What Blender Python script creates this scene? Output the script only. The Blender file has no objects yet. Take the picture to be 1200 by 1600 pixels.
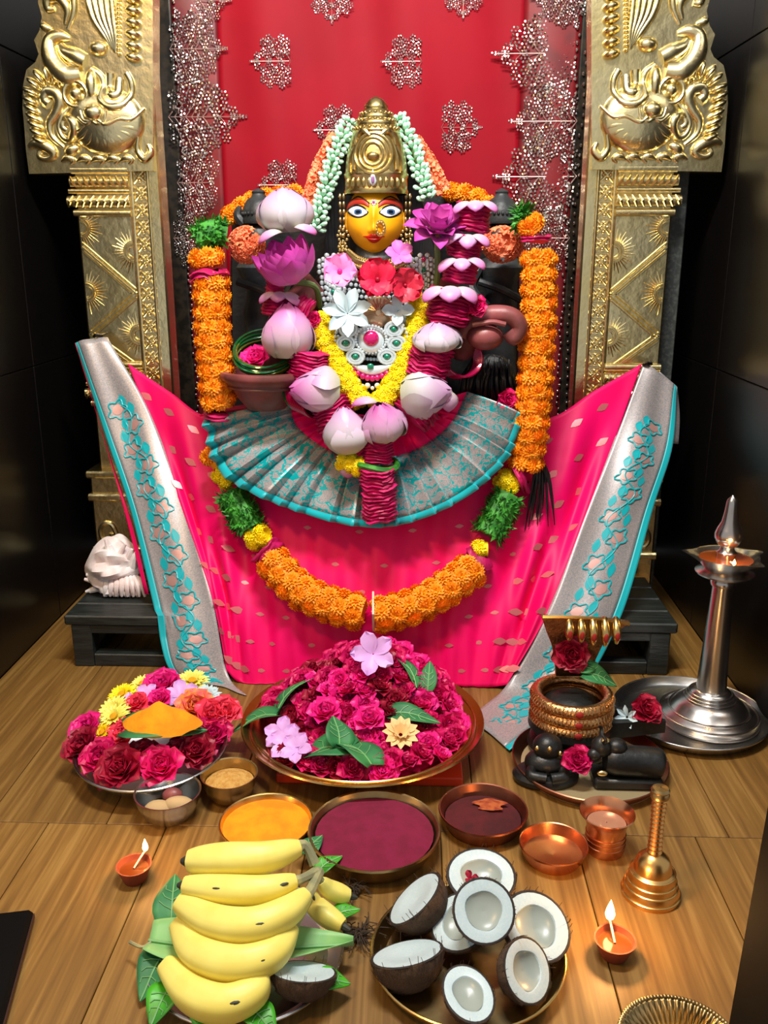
import bpy, bmesh, math, random
from mathutils import Vector as V, Matrix as M4, Euler, noise

random.seed(7)
R = math.radians
PI = math.pi
scene = bpy.context.scene
COL = scene.collection

# ------------------------------------------------------------------ camera
F_PX, CAM_H, PITCH, YAW = 1400.0, 0.85, math.atan(410 / 1400.0), R(2.0)
cam_data = bpy.data.cameras.new("camera")
cam_data.sensor_fit = 'HORIZONTAL'
cam_data.sensor_width = 36.0
cam_data.lens = F_PX / 1200.0 * 36.0
cam_data.clip_start = 0.02
cam = bpy.data.objects.new("camera", cam_data)
cam.location = (0, 0, CAM_H)
cam.rotation_euler = (PI / 2 - PITCH, 0, YAW)
COL.objects.link(cam)
scene.camera = cam
ROT = Euler((PI / 2 - PITCH, 0, YAW)).to_matrix()

# ------------------------------------------------------------------ world, lights, exposure
world = bpy.data.worlds.new("room_ambient")
scene.world = world
world.use_nodes = True
world.node_tree.nodes["Background"].inputs[0].default_value = (0.95, 0.97, 1.0, 1)
world.node_tree.nodes["Background"].inputs[1].default_value = 0.34

def area_light(name, loc, target, sx, sy, watts, col):
    d = bpy.data.lights.new(name, 'AREA')
    d.shape = 'RECTANGLE'
    d.size, d.size_y, d.energy, d.color = sx, sy, watts, col
    o = bpy.data.objects.new(name, d)
    o.location = loc
    o.rotation_euler = (V(target) - V(loc)).to_track_quat('-Z', 'Y').to_euler()
    COL.objects.link(o)
    return o

# the tube light on the niche ceiling, above and in front of the idol, and the warmer room lamp at the left
area_light("niche_tube_light", (-0.05, 1.05, 2.0), (-0.08, 1.75, 0.72), 0.60, 0.12, 30, (1.0, 0.97, 0.93))
area_light("room_ceiling_lamp", (-0.9, 0.2, 2.3), (-0.5, 1.5, 0.0), 0.25, 0.25, 14, (1.0, 0.62, 0.26))
scene.view_settings.view_transform = 'Standard'
scene.view_settings.look = 'None'
scene.view_settings.gamma = 1.0
scene.view_settings.use_curve_mapping = False
scene.view_settings.exposure = 0.45

# ------------------------------------------------------------------ places: a photo pixel at a known depth or height
def ray(px, py):
    return ROT @ V(((px - 600) / F_PX, -(py - 800) / F_PX, -1.0))

def P(px, py, Y):
    d = ray(px, py)
    return d * (Y / d.y) + V((0, 0, CAM_H))

def FZ(px, py, z=0.0):
    d = ray(px, py)
    return d * ((z - CAM_H) / d.z) + V((0, 0, CAM_H))

def K(p):
    """metres per photo pixel at a point"""
    return -(ROT.transposed() @ (p - V((0, 0, CAM_H)))).z / F_PX
# ------------------------------------------------------------------ mesh helpers
WM = {}

def T(v): return M4.Translation(V(v))
def RX(a): return M4.Rotation(a, 4, 'X')
def RY(a): return M4.Rotation(a, 4, 'Y')
def RZ(a): return M4.Rotation(a, 4, 'Z')
def SC(a, b=None, c=None):
    return M4.Diagonal((a, a if b is None else b, a if c is None else c, 1))
def AIM(d, spin=0.0):
    """turns local +Z to the direction d"""
    return V(d).to_track_quat('Z', 'Y').to_matrix().to_4x4() @ RZ(spin)
VIEW = V((0.03, -0.95, 0.28)).normalized()

def lerp(a, b, t): return a + (b - a) * t
def clamp(x, a=0.0, b=1.0): return max(a, min(b, x))
def sstep(a, b, x):
    t = clamp((x - a) / (b - a))
    return t * t * (3 - 2 * t)

def spline(pts, n):
    """Catmull-Rom through points (tuples or vectors), n samples; works for any dimension"""
    pts = [tuple(p) for p in pts]
    if len(pts) == 2:
        return [V(pts[0]).lerp(V(pts[1]), i / (n - 1)) if len(pts[0]) == 3 else tuple(lerp(a, b, i / (n - 1)) for a, b in zip(*pts)) for i in range(n)]
    out = []
    m = len(pts) - 1
    for i in range(n):
        t = i / (n - 1) * m
        k = min(int(t), m - 1)
        t -= k
        p0 = pts[k - 1] if k > 0 else tuple(2 * a - b for a, b in zip(pts[0], pts[1]))
        p1, p2 = pts[k], pts[k + 1]
        p3 = pts[k + 2] if k + 2 <= m else tuple(2 * a - b for a, b in zip(pts[m], pts[m - 1]))
        q = tuple(0.5 * (2 * b + (c - a) * t + (2 * a - 5 * b + 4 * c - d) * t * t + (3 * b - a - 3 * c + d) * t ** 3) for a, b, c, d in zip(p0, p1, p2, p3))
        out.append(V(q) if len(q) == 3 else q)
    return out

class G:
    def __init__(s):
        s.v, s.f, s.uv = [], [], []
    def add(s, vs, fs, uv=None, M=None):
        b = len(s.v)
        s.v += [(M @ V(p)) if M is not None else V(p) for p in vs]
        s.f += [tuple(i + b for i in q) for q in fs]
        s.uv += list(uv) if uv else [(0.5, 0.5)] * len(vs)
        return s
    def grid(s, fn, nu, nv, M=None, wrap=False):
        vs, uv, fs = [], [], []
        for j in range(nv + 1):
            for i in range(nu + 1):
                vs.append(fn(i / nu, j / nv)); uv.append((i / nu, j / nv))
        w = nu + 1
        for j in range(nv):
            for i in range(nu):
                a = j * w + i
                fs.append((a, a + 1, a + 1 + w, a + w))
        return s.add(vs, fs, uv, M)
    def lathe(s, prof, n=32, M=None, rf=None, cap=False):
        """prof [(r, z)]; rf(angle, k) multiplies the radius"""
        vs, fs, uv = [], [], []
        m = len(prof)
        for k, (r, z) in enumerate(prof):
            for i in range(n):
                a = 2 * PI * i / n
                q = r * (rf(a, k) if rf else 1)
                vs.append((q * math.cos(a), q * math.sin(a), z)); uv.append((i / n, k / (m - 1)))
        for k in range(m - 1):
            for i in range(n):
                j = (i + 1) % n
                fs.append((k * n + i, k * n + j, k * n + n + j, k * n + n + i))
        if cap and prof[0][0] > 1e-6: fs.append(tuple(range(n - 1, -1, -1)))
        if cap and prof[-1][0] > 1e-6: fs.append(tuple((m - 1) * n + i for i in range(n)))
        return s.add(vs, fs, uv, M)
    def tube(s, pts, rad, n=8, closed=False, flat=1.0, M=None):
        pts = [V(p) for p in pts]
        m = len(pts)
        rs = rad if isinstance(rad, (list, tuple)) else [rad] * m
        vs, fs, uv = [], [], []
        up = None
        for k, p in enumerate(pts):
            a = pts[(k - 1) % m] if (k > 0 or closed) else p
            b = pts[(k + 1) % m] if (k < m - 1 or closed) else p
            t = (b - a).normalized()
            if up is None:
                up = t.cross(V((0, 1, 0)))
                if up.length < 0.1: up = t.cross(V((1, 0, 0)))
                up.normalize()
            up = (up - t * up.dot(t)).normalized()
            sd = t.cross(up)
            for i in range(n):
                g = 2 * PI * i / n
                vs.append(p + (up * math.cos(g) + sd * math.sin(g) * flat) * rs[k]); uv.append((i / n, k / max(1, m - 1)))
        last = m if closed else m - 1
        for k in range(last):
            for i in range(n):
                j = (i + 1) % n
                k2 = (k + 1) % m
                fs.append((k * n + j, k * n + i, k2 * n + i, k2 * n + j))
        if not closed:
            fs.append(tuple(range(n))); fs.append(tuple((m - 1) * n + i for i in range(n - 1, -1, -1)))
        return s.add(vs, fs, uv, M)
    def ball(s, c=(0, 0, 0), r=(1, 1, 1), n=12, m=8, M=None):
        if not isinstance(r, (tuple, list)): r = (r, r, r)
        prof = [(math.sin(PI * k / m), -math.cos(PI * k / m)) for k in range(m + 1)]
        prof[0] = (0.0, -1.0); prof[-1] = (0.0, 1.0)
        X = T(c) @ SC(*r)
        return s.lathe([(max(a, 1e-7), b) for a, b in prof], n, (M @ X) if M is not None else X)
    def box(s, lo, hi, bev=0.0, M=None):
        bm = bmesh.new()
        bmesh.ops.create_cube(bm, size=1)
        lo, hi = V(lo), V(hi)
        for q in bm.verts:
            q.co = V((lerp(lo[i], hi[i], q.co[i] + 0.5) for i in range(3)))
        if bev: bmesh.ops.bevel(bm, geom=bm.edges[:], offset=bev, segments=1, affect='EDGES')
        bm.verts.index_update()
        s.add([q.co.copy() for q in bm.verts], [tuple(w.index for w in f.verts) for f in bm.faces], None, M)
        bm.free()
        return s
    def prism(s, poly, y0, y1, bev=0.0):
        """poly of (x, z) points pushed from y0 (front) to y1"""
        n = len(poly)
        cx = sum(p[0] for p in poly) / n; cz = sum(p[1] for p in poly) / n
        def ring(sc, y): return [(cx + (p[0] - cx) * sc, y, cz + (p[1] - cz) * sc) for p in poly]
        L = [ring(1, y1)]
        if bev: L += [ring(1, y0 + bev), ring(0.985, y0)]
        else: L += [ring(1, y0)]
        vs = sum(L, [])
        fs = []
        for k in range(len(L) - 1):
            for i in range(n):
                j = (i + 1) % n
                fs.append((k * n + i, k * n + j, k * n + n + j, k * n + n + i))
        fs.append(tuple(range(n - 1, -1, -1))); fs.append(tuple((len(L) - 1) * n + i for i in range(n)))
        return s.add(vs, fs)
    def petal(s, L, W, e0, e1, az=0.0, cup=0.3, k=1.0, q=0.7, nu=5, nv=4, base=0.0, z0=0.0, ruf=0.0, M=None):
        """a petal leaving the axis at azimuth az, elevation going e0 -> e1 along its length"""
        path, x, z = [(base, z0)], base, z0
        for i in range(nu):
            e = lerp(e0, e1, (i + 0.5) / nu)
            x += L / nu * math.cos(e); z += L / nu * math.sin(e)
            path.append((x, z))
        ph = random.random() * 6
        vs, uv, fs = [], [], []
        for i in range(nu + 1):
            t = i / nu
            e = lerp(e0, e1, t)
            w = W * max(0.0, math.sin(PI * clamp(0.04 + 0.95 * t) ** k)) ** q
            if i == nu: w *= 0.6
            for j in range(nv + 1):
                c = -1 + 2 * j / nv
                up = cup * w * c * c + ruf * math.sin(c * 7 + ph + t * 5) * t
                vs.append((path[i][0] - math.sin(e) * up, c * w, path[i][1] + math.cos(e) * up)); uv.append((j / nv, t))
        for i in range(nu):
            for j in range(nv):
                a = i * (nv + 1) + j
                fs.append((a, a + 1, a + nv + 2, a + nv + 1))
        X = RZ(az)
        return s.add(vs, fs, uv, (M @ X) if M is not None else X)
    def mirror(s, x0):
        s.v = [V((2 * x0 - p.x, p.y, p.z)) for p in s.v]
        s.f = [tuple(reversed(q)) for q in s.f]
        return s

def make_mesh(name, g, material=None, smooth=True, angle=42):
    me = bpy.data.meshes.new(name)
    me.from_pydata([tuple(p) for p in g.v], [], g.f)
    ul = me.uv_layers.new(name="UVMap")
    idx = [0] * len(me.loops)
    me.loops.foreach_get("vertex_index", idx)
    flat = [0.0] * (2 * len(idx))
    for i, vi in enumerate(idx):
        flat[2 * i], flat[2 * i + 1] = g.uv[vi]
    ul.data.foreach_set("uv", flat)
    if material: me.materials.append(material)
    if smooth:
        me.polygons.foreach_set("use_smooth", [True] * len(me.polygons))
        me.set_sharp_from_angle(angle=R(angle))
    me.update()
    return me

def obj(name, g, material, parent=None, smooth=True, solid=0.0, angle=42, origin=None):
    """links world-space geometry as one mesh object"""
    if parent is not None:
        W = WM[parent.name]
    else:
        if origin is None:
            xs = [p.x for p in g.v]; ys = [p.y for p in g.v]; zs = [p.z for p in g.v]
            origin = ((min(xs) + max(xs)) / 2, (min(ys) + max(ys)) / 2, min(zs))
        W = T(origin)
    Wi = W.inverted()
    g.v = [Wi @ p for p in g.v]
    o = bpy.data.objects.new(name, make_mesh(name, g, material, smooth, angle))
    COL.objects.link(o)
    if parent is not None: o.parent = parent
    else: o.matrix_basis = W
    WM[o.name] = W
    if solid:
        md = o.modifiers.new("thickness", 'SOLIDIFY')
        md.thickness = solid
        md.offset = 0
    return o

def inst(name, mesh, M, parent=None):
    """links shared mesh data at a world matrix"""
    o = bpy.data.objects.new(name, mesh)
    COL.objects.link(o)
    if parent is not None:
        o.parent = parent
        o.matrix_basis = WM[parent.name].inverted() @ M
    else:
        o.matrix_basis = M
    WM[o.name] = M
    return o

def tag(o, label=None, cat=None, group=None, kind=None):
    if label: o["label"] = label
    if cat: o["category"] = cat
    if group: o["group"] = group
    if kind: o["kind"] = kind
    return o

def thing(name, label, cat, loc, group=None):
    o = bpy.data.objects.new(name, None)
    o.empty_display_size = 0.02
    COL.objects.link(o)
    o.location = loc
    WM[o.name] = T(loc)
    return tag(o, label, cat, group)

def structure(name, g, m, label=None, cat=None, **kw):
    o = obj(name, g, m, **kw)
    return tag(o, label, cat, kind="structure")

# ------------------------------------------------------------------ materials
MATS = {}
def rgb(r, g, b):
    """8-bit sRGB to linear"""
    return tuple(((c / 255) / 12.92 if c <= 10 else ((c / 255 + 0.055) / 1.055) ** 2.4) for c in (r, g, b)) + (1.0,)

def mat(name, col, rough=0.5, metal=0.0, col2=None, nscale=8.0, lo=0.4, hi=0.6, bump=0.0, bscale=40.0, rnd=0.0, sheen=0.0, coat=0.0,
        emit=0.0, sss=0.0, grad=None, stretch=None, trans=0.0, spec=None, detail=4.0):
    m = bpy.data.materials.new(name)
    m.use_nodes = True
    nt = m.node_tree
    b = nt.nodes["Principled BSDF"]
    N, L = nt.nodes.new, nt.links.new
    b.inputs["Roughness"].default_value = rough
    b.inputs["Metallic"].default_value = metal
    if spec is not None: b.inputs["Specular IOR Level"].default_value = spec
    if sheen: b.inputs["Sheen Weight"].default_value = sheen
    if coat: b.inputs["Coat Weight"].default_value = coat; b.inputs["Coat Roughness"].default_value = 0.15
    if trans: b.inputs["Transmission Weight"].default_value = trans
    if sss:
        b.inputs["Subsurface Weight"].default_value = sss
        b.inputs["Subsurface Radius"].default_value = (0.01, 0.004, 0.004)
        b.inputs["Subsurface Scale"].default_value = 0.5
    tc = N("ShaderNodeTexCoord")
    vec = tc.outputs["Object"]
    if stretch:
        mp = N("ShaderNodeMapping"); mp.inputs["Scale"].default_value = stretch
        L(vec, mp.inputs["Vector"]); vec = mp.outputs["Vector"]
    src = None
    if grad:
        sp = N("ShaderNodeSeparateXYZ"); L(tc.outputs["UV"], sp.inputs[0])
        rp = N("ShaderNodeValToRGB"); L(sp.outputs["Y"], rp.inputs[0])
        el = rp.color_ramp.elements
        el[0].position, el[0].color = grad[0]; el[1].position, el[1].color = grad[-1]
        for p, c in grad[1:-1]:
            e = el.new(p); e.color = c
        src = rp.outputs[0]
    elif col2:
        nz = N("ShaderNodeTexNoise"); nz.inputs["Scale"].default_value = nscale; nz.inputs["Detail"].default_value = detail
        L(vec, nz.inputs["Vector"])
        rp = N("ShaderNodeValToRGB"); L(nz.outputs["Fac"], rp.inputs[0])
        el = rp.color_ramp.elements
        el[0].position, el[0].color = lo, col; el[1].position, el[1].color = hi, col2
        src = rp.outputs[0]
    if rnd:
        oi = N("ShaderNodeObjectInfo"); hs = N("ShaderNodeHueSaturation")
        mr = N("ShaderNodeMapRange"); mr.inputs[3].default_value = 1 - rnd; mr.inputs[4].default_value = 1 + rnd
        L(oi.outputs["Random"], mr.inputs[0]); L(mr.outputs[0], hs.inputs["Value"])
        if src: L(src, hs.inputs["Color"])
        else: hs.inputs["Color"].default_value = col
        src = hs.outputs[0]
    if src: L(src, b.inputs["Base Color"])
    else: b.inputs["Base Color"].default_value = col
    if bump:
        n2 = N("ShaderNodeTexNoise"); n2.inputs["Scale"].default_value = bscale; n2.inputs["Detail"].default_value = 3
        L(vec, n2.inputs["Vector"])
        bp = N("ShaderNodeBump"); bp.inputs["Strength"].default_value = bump; bp.inputs["Distance"].default_value = 0.004
        L(n2.outputs["Fac"], bp.inputs["Height"]); L(bp.outputs[0], b.inputs["Normal"])
    if emit:
        b.inputs["Emission Color"].default_value = col
        b.inputs["Emission Strength"].default_value = emit
    MATS[name] = m
    return m

gold_foil = mat("gold_foil", (0.95, 0.82, 0.46, 1), 0.27, 1.0, (0.90, 0.73, 0.34, 1), 6, bump=0.25, bscale=55)
crown_gold = mat("crown_gold", (0.62, 0.47, 0.20, 1), 0.30, 1.0, (0.50, 0.36, 0.13, 1), 30, bump=0.15, bscale=120)
brass = mat("brass", (0.72, 0.50, 0.20, 1), 0.26, 1.0, (0.62, 0.41, 0.14, 1), 14)
old_brass = mat("old_brass", (0.50, 0.37, 0.17, 1), 0.34, 1.0, (0.38, 0.26, 0.11, 1), 20, bump=0.1)
copper = mat("copper", (0.82, 0.37, 0.19, 1), 0.27, 1.0, (0.68, 0.28, 0.13, 1), 18)
dark_copper = mat("dark_copper", (0.42, 0.16, 0.09, 1), 0.36, 1.0, (0.28, 0.10, 0.06, 1), 18)
steel = mat("steel", (0.55, 0.55, 0.53, 1), 0.26, 1.0, (0.46, 0.46, 0.45, 1), 12)
lamp_silver = mat("lamp_silver", (0.62, 0.60, 0.57, 1), 0.24, 1.0, (0.50, 0.45, 0.41, 1), 9)
silver = mat("silver", (0.74, 0.85, 0.89, 1), 0.30, 0.45)
sequin = mat("sequin_silver", (0.88, 0.84, 0.80, 1), 0.20, 1.0)
sequin_thread = mat("sequin_thread", (0.62, 0.44, 0.40, 1), 0.40, 0.8)
black_stone = mat("black_stone", rgb(16, 17, 17), 0.42, 0.0, rgb(28, 30, 29), 20, bump=0.3, bscale=70)
grey_stone = mat("carved_grey_stone", rgb(52, 56, 58), 0.5, 0.0, rgb(36, 39, 41), 25, bump=0.3, bscale=90)
granite = mat("black_granite", rgb(13, 11, 10), 0.30, 0.0, rgb(26, 21, 19), 130, 0.55, 0.75, spec=0.35)
granite_grey = mat("grey_granite", rgb(58, 62, 60), 0.4, 0.0, rgb(86, 90, 86), 160, 0.45, 0.7)
jamb_black = mat("dark_painted_wood", rgb(7, 6, 6), 0.7, spec=0.1)
bench_black = mat("black_painted_wood", rgb(24, 28, 27), 0.42, 0.0, rgb(38, 44, 42), 18, bump=0.2, stretch=(1, 8, 8))
face_yellow = mat("turmeric_yellow", rgb(253, 176, 14), 0.42, sss=0.05)
eye_white = mat("eye_white", rgb(232, 238, 246), 0.3)
eye_blue = mat("eye_blue", rgb(52, 92, 138), 0.25)
eye_black = mat("eye_black", rgb(12, 12, 16), 0.25)
brow_black = mat("brow_black", rgb(40, 18, 16), 0.5)
lid_red = mat("lid_red", rgb(168, 40, 24), 0.45)
lip_red = mat("lip_red", rgb(206, 28, 16), 0.4)
hair_black = mat("hair_black", rgb(9, 10, 13), 0.45, bump=0.6, bscale=30, stretch=(6, 6, 0.6))
mauve_paint = mat("mauve_painted_clay", rgb(142, 72, 74), 0.42, 0.0, rgb(104, 56, 52), 14, bump=0.2, bscale=60)
ruby = mat("ruby_gem", rgb(205, 18, 110), 0.12, 0.2, coat=0.6)
emerald = mat("emerald_gem", rgb(0, 132, 104), 0.12, 0.2, coat=0.6)
pearl = mat("pearl", rgb(228, 220, 208), 0.25, coat=0.4)
gold_bead = mat("gold_beads", (0.80, 0.60, 0.26, 1), 0.3, 1.0)
red_cloth = mat("red_satin", rgb(152, 2, 28), 0.62, 0.0, rgb(140, 1, 24), 4, spec=0.18)
maroon_cloth = mat("maroon_net", rgb(122, 12, 24), 0.5, 0.0, rgb(98, 14, 22), 18)
dark_trim = mat("dark_trim", rgb(52, 44, 34), 0.35, 0.3, rgb(30, 27, 22), 60)
pink_silk = mat("pink_silk", rgb(244, 2, 104), 0.5, 0.0, rgb(236, 0, 90), 3, spec=0.25)
teal_silk = mat("teal_silk", rgb(0, 172, 182), 0.4, sheen=0.2)
motif_gold = mat("woven_gold_thread", rgb(226, 132, 128), 0.4, 0.35, rgb(206, 96, 110), 150)
marigold_orange = mat("marigold_petals", rgb(255, 160, 0), 0.6, rnd=0.05, col2=rgb(255, 146, 0), nscale=2.0)
yellow_petal = mat("yellow_petals", rgb(255, 230, 0), 0.6, rnd=0.06)
coral_petal = mat("coral_petals", rgb(255, 146, 100), 0.6, rnd=0.08)
mint_bud = mat("mint_bud", rgb(190, 240, 212), 0.5, rnd=0.06, grad=[(0.0, rgb(128, 196, 142)), (0.45, rgb(186, 238, 210)), (1.0, rgb(206, 246, 224))])
green_blade = mat("green_blades", rgb(64, 152, 44), 0.55, col2=rgb(34, 108, 32), nscale=60)
magenta_petal = mat("magenta_rose_petals", rgb(198, 12, 98), 0.55, col2=rgb(168, 6, 76), nscale=40, rnd=0.06, bump=0.5, bscale=80)
rose_magenta = mat("rose_magenta", rgb(222, 14, 108), 0.5, rnd=0.12, col2=rgb(196, 6, 84), nscale=3)
rose_pink = mat("rose_hot_pink", rgb(238, 30, 140), 0.5, rnd=0.08)
rose_red = mat("rose_deep_red", rgb(170, 8, 52), 0.5, rnd=0.10, col2=rgb(140, 4, 40), nscale=3)
rose_coral = mat("rose_coral", rgb(238, 60, 90), 0.5, rnd=0.08)
lilac = mat("lilac_petals", rgb(214, 164, 226), 0.5, rnd=0.04)
white_petal = mat("white_petals", rgb(196, 218, 224), 0.5)
cream_petal = mat("cream_flower", rgb(240, 202, 140), 0.6)
pale_yellow_petal = mat("pale_yellow_petals", rgb(250, 240, 110), 0.5, rnd=0.06)
daisy_eye = mat("daisy_eye", rgb(246, 176, 10), 0.7, bump=0.6, bscale=90)
lotus_pale = mat("lotus_pale", (1, 1, 1, 1), 0.45, sss=0.05, grad=[(0.0, rgb(186, 192, 160)), (0.35, rgb(202, 180, 194)), (0.75, rgb(202, 140, 190)), (1.0, rgb(190, 82, 160))])
lotus_white = mat("lotus_white", (1, 1, 1, 1), 0.45, sss=0.05, grad=[(0.0, rgb(184, 190, 162)), (0.5, rgb(198, 190, 200)), (1.0, rgb(194, 146, 192))])
lotus_pink = mat("lotus_pink", (1, 1, 1, 1), 0.45, sss=0.05, grad=[(0.0, rgb(228, 196, 210)), (0.35, rgb(210, 104, 190)), (1.0, rgb(186, 50, 150))])
stem_green = mat("stem_green", rgb(96, 120, 66), 0.5)
leaf_green = mat("leaf_green", rgb(40, 112, 66), 0.58, col2=rgb(56, 136, 74), nscale=16, rnd=0.12)
leaf_pale = mat("leaf_pale_green", rgb(142, 196, 122), 0.5, col2=rgb(126, 182, 108), nscale=12)
leaf_bright = mat("leaf_bright_green", rgb(70, 170, 34), 0.42, col2=rgb(38, 120, 24), nscale=14, rnd=0.1)
leaf_vein = mat("leaf_vein", rgb(120, 176, 112), 0.5)
banana_skin = mat("banana_skin", rgb(242, 228, 118), 0.45, col2=rgb(232, 214, 98), nscale=14, sss=0.03)
banana_dark = mat("banana_tip", rgb(52, 54, 44), 0.6)
banana_stem = mat("banana_stem", rgb(170, 164, 112), 0.6, col2=rgb(128, 130, 98), nscale=40)
coir = mat("coconut_husk", rgb(88, 64, 46), 0.9, col2=rgb(122, 92, 66), nscale=20, bump=0.9, bscale=60, stretch=(3, 3, 0.5))
shell_dark = mat("coconut_shell", rgb(36, 27, 23), 0.7)
flesh = mat("coconut_flesh", rgb(186, 208, 214), 0.4, col2=rgb(198, 214, 216), nscale=20, sss=0.05)
flesh_grey = mat("coconut_hollow_flesh", rgb(158, 168, 160), 0.3)  # greyer, glossier flesh colour for the coconut hollows
turmeric = mat("turmeric_powder", rgb(240, 156, 0), 0.9, col2=rgb(228, 138, 0), nscale=30, bump=0.25, bscale=150)
kumkum = mat("kumkum_powder", rgb(122, 14, 54), 0.95, col2=rgb(112, 10, 46), nscale=40, bump=0.35, bscale=160)
dark_kumkum = mat("dark_kumkum", rgb(84, 12, 20), 0.9, col2=rgb(66, 10, 14), nscale=30, bump=0.3, bscale=120)
rice_tan = mat("tan_grain", rgb(206, 160, 84), 0.9, col2=rgb(190, 138, 62), nscale=120, bump=0.8, bscale=220)
paste_tan = mat("sandal_paste", rgb(196, 164, 116), 0.8, bump=0.4)
clay = mat("terracotta", rgb(150, 66, 34), 0.7, col2=rgb(124, 50, 26), nscale=30, bump=0.2)
oil = mat("lamp_oil", rgb(120, 58, 22), 0.08, coat=0.5)
wick_white = mat("cotton_wick", rgb(226, 214, 190), 0.9)
flame_mat = mat("flame", rgb(255, 214, 130), 0.5, emit=16.0)
conch_white = mat("conch_white", rgb(240, 234, 234), 0.5, col2=rgb(230, 210, 206), nscale=25, bump=0.4, bscale=50)
board_red = mat("red_painted_board", rgb(226, 62, 24), 0.5)
bangle_red = mat("red_glass_bangle", rgb(176, 12, 74), 0.12, 0.3, coat=0.5)
bangle_green = mat("green_glass_bangle", rgb(14, 96, 44), 0.12, 0.3, coat=0.5)
bangle_olive = mat("olive_glass_bangle", rgb(110, 116, 40), 0.15, 0.5, coat=0.5)
vermilion = mat("vermilion_dot", rgb(150, 22, 16), 0.7)
water = mat("water", rgb(168, 120, 96), 0.03, coat=0.6)

def wood_mat():
    m = mat("wood_planks", (0.3, 0.2, 0.1, 1), 0.46)
    nt = m.node_tree; N, L = nt.nodes.new, nt.links.new
    b = nt.nodes["Principled BSDF"]
    tc = N("ShaderNodeTexCoord"); oi = N("ShaderNodeObjectInfo")
    ad = N("ShaderNodeVectorMath"); ad.operation = 'ADD'
    L(tc.outputs["Object"], ad.inputs[0]); L(oi.outputs["Random"], ad.inputs[1])
    mp = N("ShaderNodeMapping"); mp.inputs["Scale"].default_value = (70, 2.4, 1)
    L(ad.outputs[0], mp.inputs[0])
    n1 = N("ShaderNodeTexNoise"); n1.inputs["Scale"].default_value = 1.5; n1.inputs["Detail"].default_value = 6; n1.inputs["Distortion"].default_value = 0.6
    L(mp.outputs[0], n1.inputs["Vector"])
    rp = N("ShaderNodeValToRGB"); L(n1.outputs["Fac"], rp.inputs[0])
    el = rp.color_ramp.elements
    el[0].position, el[0].color = 0.28, rgb(104, 72, 30)
    el[1].position, el[1].color = 0.72, rgb(156, 120, 62)
    e = el.new(0.5); e.color = rgb(130, 94, 42)
    hs = N("ShaderNodeHueSaturation"); mr = N("ShaderNodeMapRange"); mr.inputs[3].default_value = 0.82; mr.inputs[4].default_value = 1.12
    L(oi.outputs["Random"], mr.inputs[0]); L(mr.outputs[0], hs.inputs["Value"]); L(rp.outputs[0], hs.inputs["Color"])
    L(hs.outputs[0], b.inputs["Base Color"])
    return m
wood = wood_mat()

def brocade_mat(name, su, sv, b0, b1, blob_t=0.62):
    """silver brocade with a teal flowering vine woven along the middle band (u across, v along)"""
    m = mat(name, rgb(150, 146, 150), 0.42, 0.25)
    nt = m.node_tree; N, L = nt.nodes.new, nt.links.new
    b = nt.nodes["Principled BSDF"]
    tc = N("ShaderNodeTexCoord"); mp = N("ShaderNodeMapping"); mp.inputs["Scale"].default_value = (su, sv, 1)
    L(tc.outputs["UV"], mp.inputs[0])
    nz = N("ShaderNodeTexNoise"); nz.inputs["Scale"].default_value = 2.2; nz.inputs["Detail"].default_value = 2
    L(mp.outputs[0], nz.inputs["Vector"])
    mx = N("ShaderNodeVectorMath"); mx.operation = 'MULTIPLY_ADD'; mx.inputs[1].default_value = (0.9, 0.9, 0); 
    L(nz.outputs["Color"], mx.inputs[0]); L(mp.outputs[0], mx.inputs[2])
    vo = N("ShaderNodeTexVoronoi"); vo.feature = 'DISTANCE_TO_EDGE'; vo.inputs["Scale"].default_value = 1.5
    L(mx.outputs[0], vo.inputs["Vector"])
    line = N("ShaderNodeMath"); line.operation = 'LESS_THAN'; line.inputs[1].default_value = 0.05 if blob_t < 0.8 else 0.0
    L(vo.outputs["Distance"], line.inputs[0])
    n3 = N("ShaderNodeTexNoise"); n3.inputs["Scale"].default_value = 2.6
    L(mp.outputs[0], n3.inputs["Vector"])
    blob = N("ShaderNodeMath"); blob.operation = 'GREATER_THAN'; blob.inputs[1].default_value = blob_t
    L(n3.outputs["Fac"], blob.inputs[0])
    mxx = N("ShaderNodeMath"); mxx.operation = 'MAXIMUM'; L(line.outputs[0], mxx.inputs[0]); L(blob.outputs[0], mxx.inputs[1])
    sp = N("ShaderNodeSeparateXYZ"); L(tc.outputs["UV"], sp.inputs[0])
    g1 = N("ShaderNodeMath"); g1.operation = 'GREATER_THAN'; g1.inputs[1].default_value = b0; L(sp.outputs["X"], g1.inputs[0])
    g2 = N("ShaderNodeMath"); g2.operation = 'LESS_THAN'; g2.inputs[1].default_value = b1; L(sp.outputs["X"], g2.inputs[0])
    a = N("ShaderNodeMath"); a.operation = 'MULTIPLY'; L(g1.outputs[0], a.inputs[0]); L(g2.outputs[0], a.inputs[1])
    a2 = N("ShaderNodeMath"); a2.operation = 'MULTIPLY'; L(a.outputs[0], a2.inputs[0]); L(mxx.outputs[0], a2.inputs[1])
    n4 = N("ShaderNodeTexNoise"); n4.inputs["Scale"].default_value = 420; L(tc.outputs["Object"], n4.inputs["Vector"])
    r1 = N("ShaderNodeValToRGB"); L(n4.outputs["Fac"], r1.inputs[0])
    r1.color_ramp.elements[0].position, r1.color_ramp.elements[0].color = 0.30, rgb(136, 142, 146)
    r1.color_ramp.elements[1].position, r1.color_ramp.elements[1].color = 0.70, rgb(186, 172, 170)
    mc = N("ShaderNodeMix"); mc.data_type = 'RGBA'
    L(a2.outputs[0], mc.inputs[0]); L(r1.outputs[0], mc.inputs[6]); mc.inputs[7].default_value = rgb(0, 168, 172)
    L(mc.outputs[2], b.inputs["Base Color"])
    return m
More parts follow.
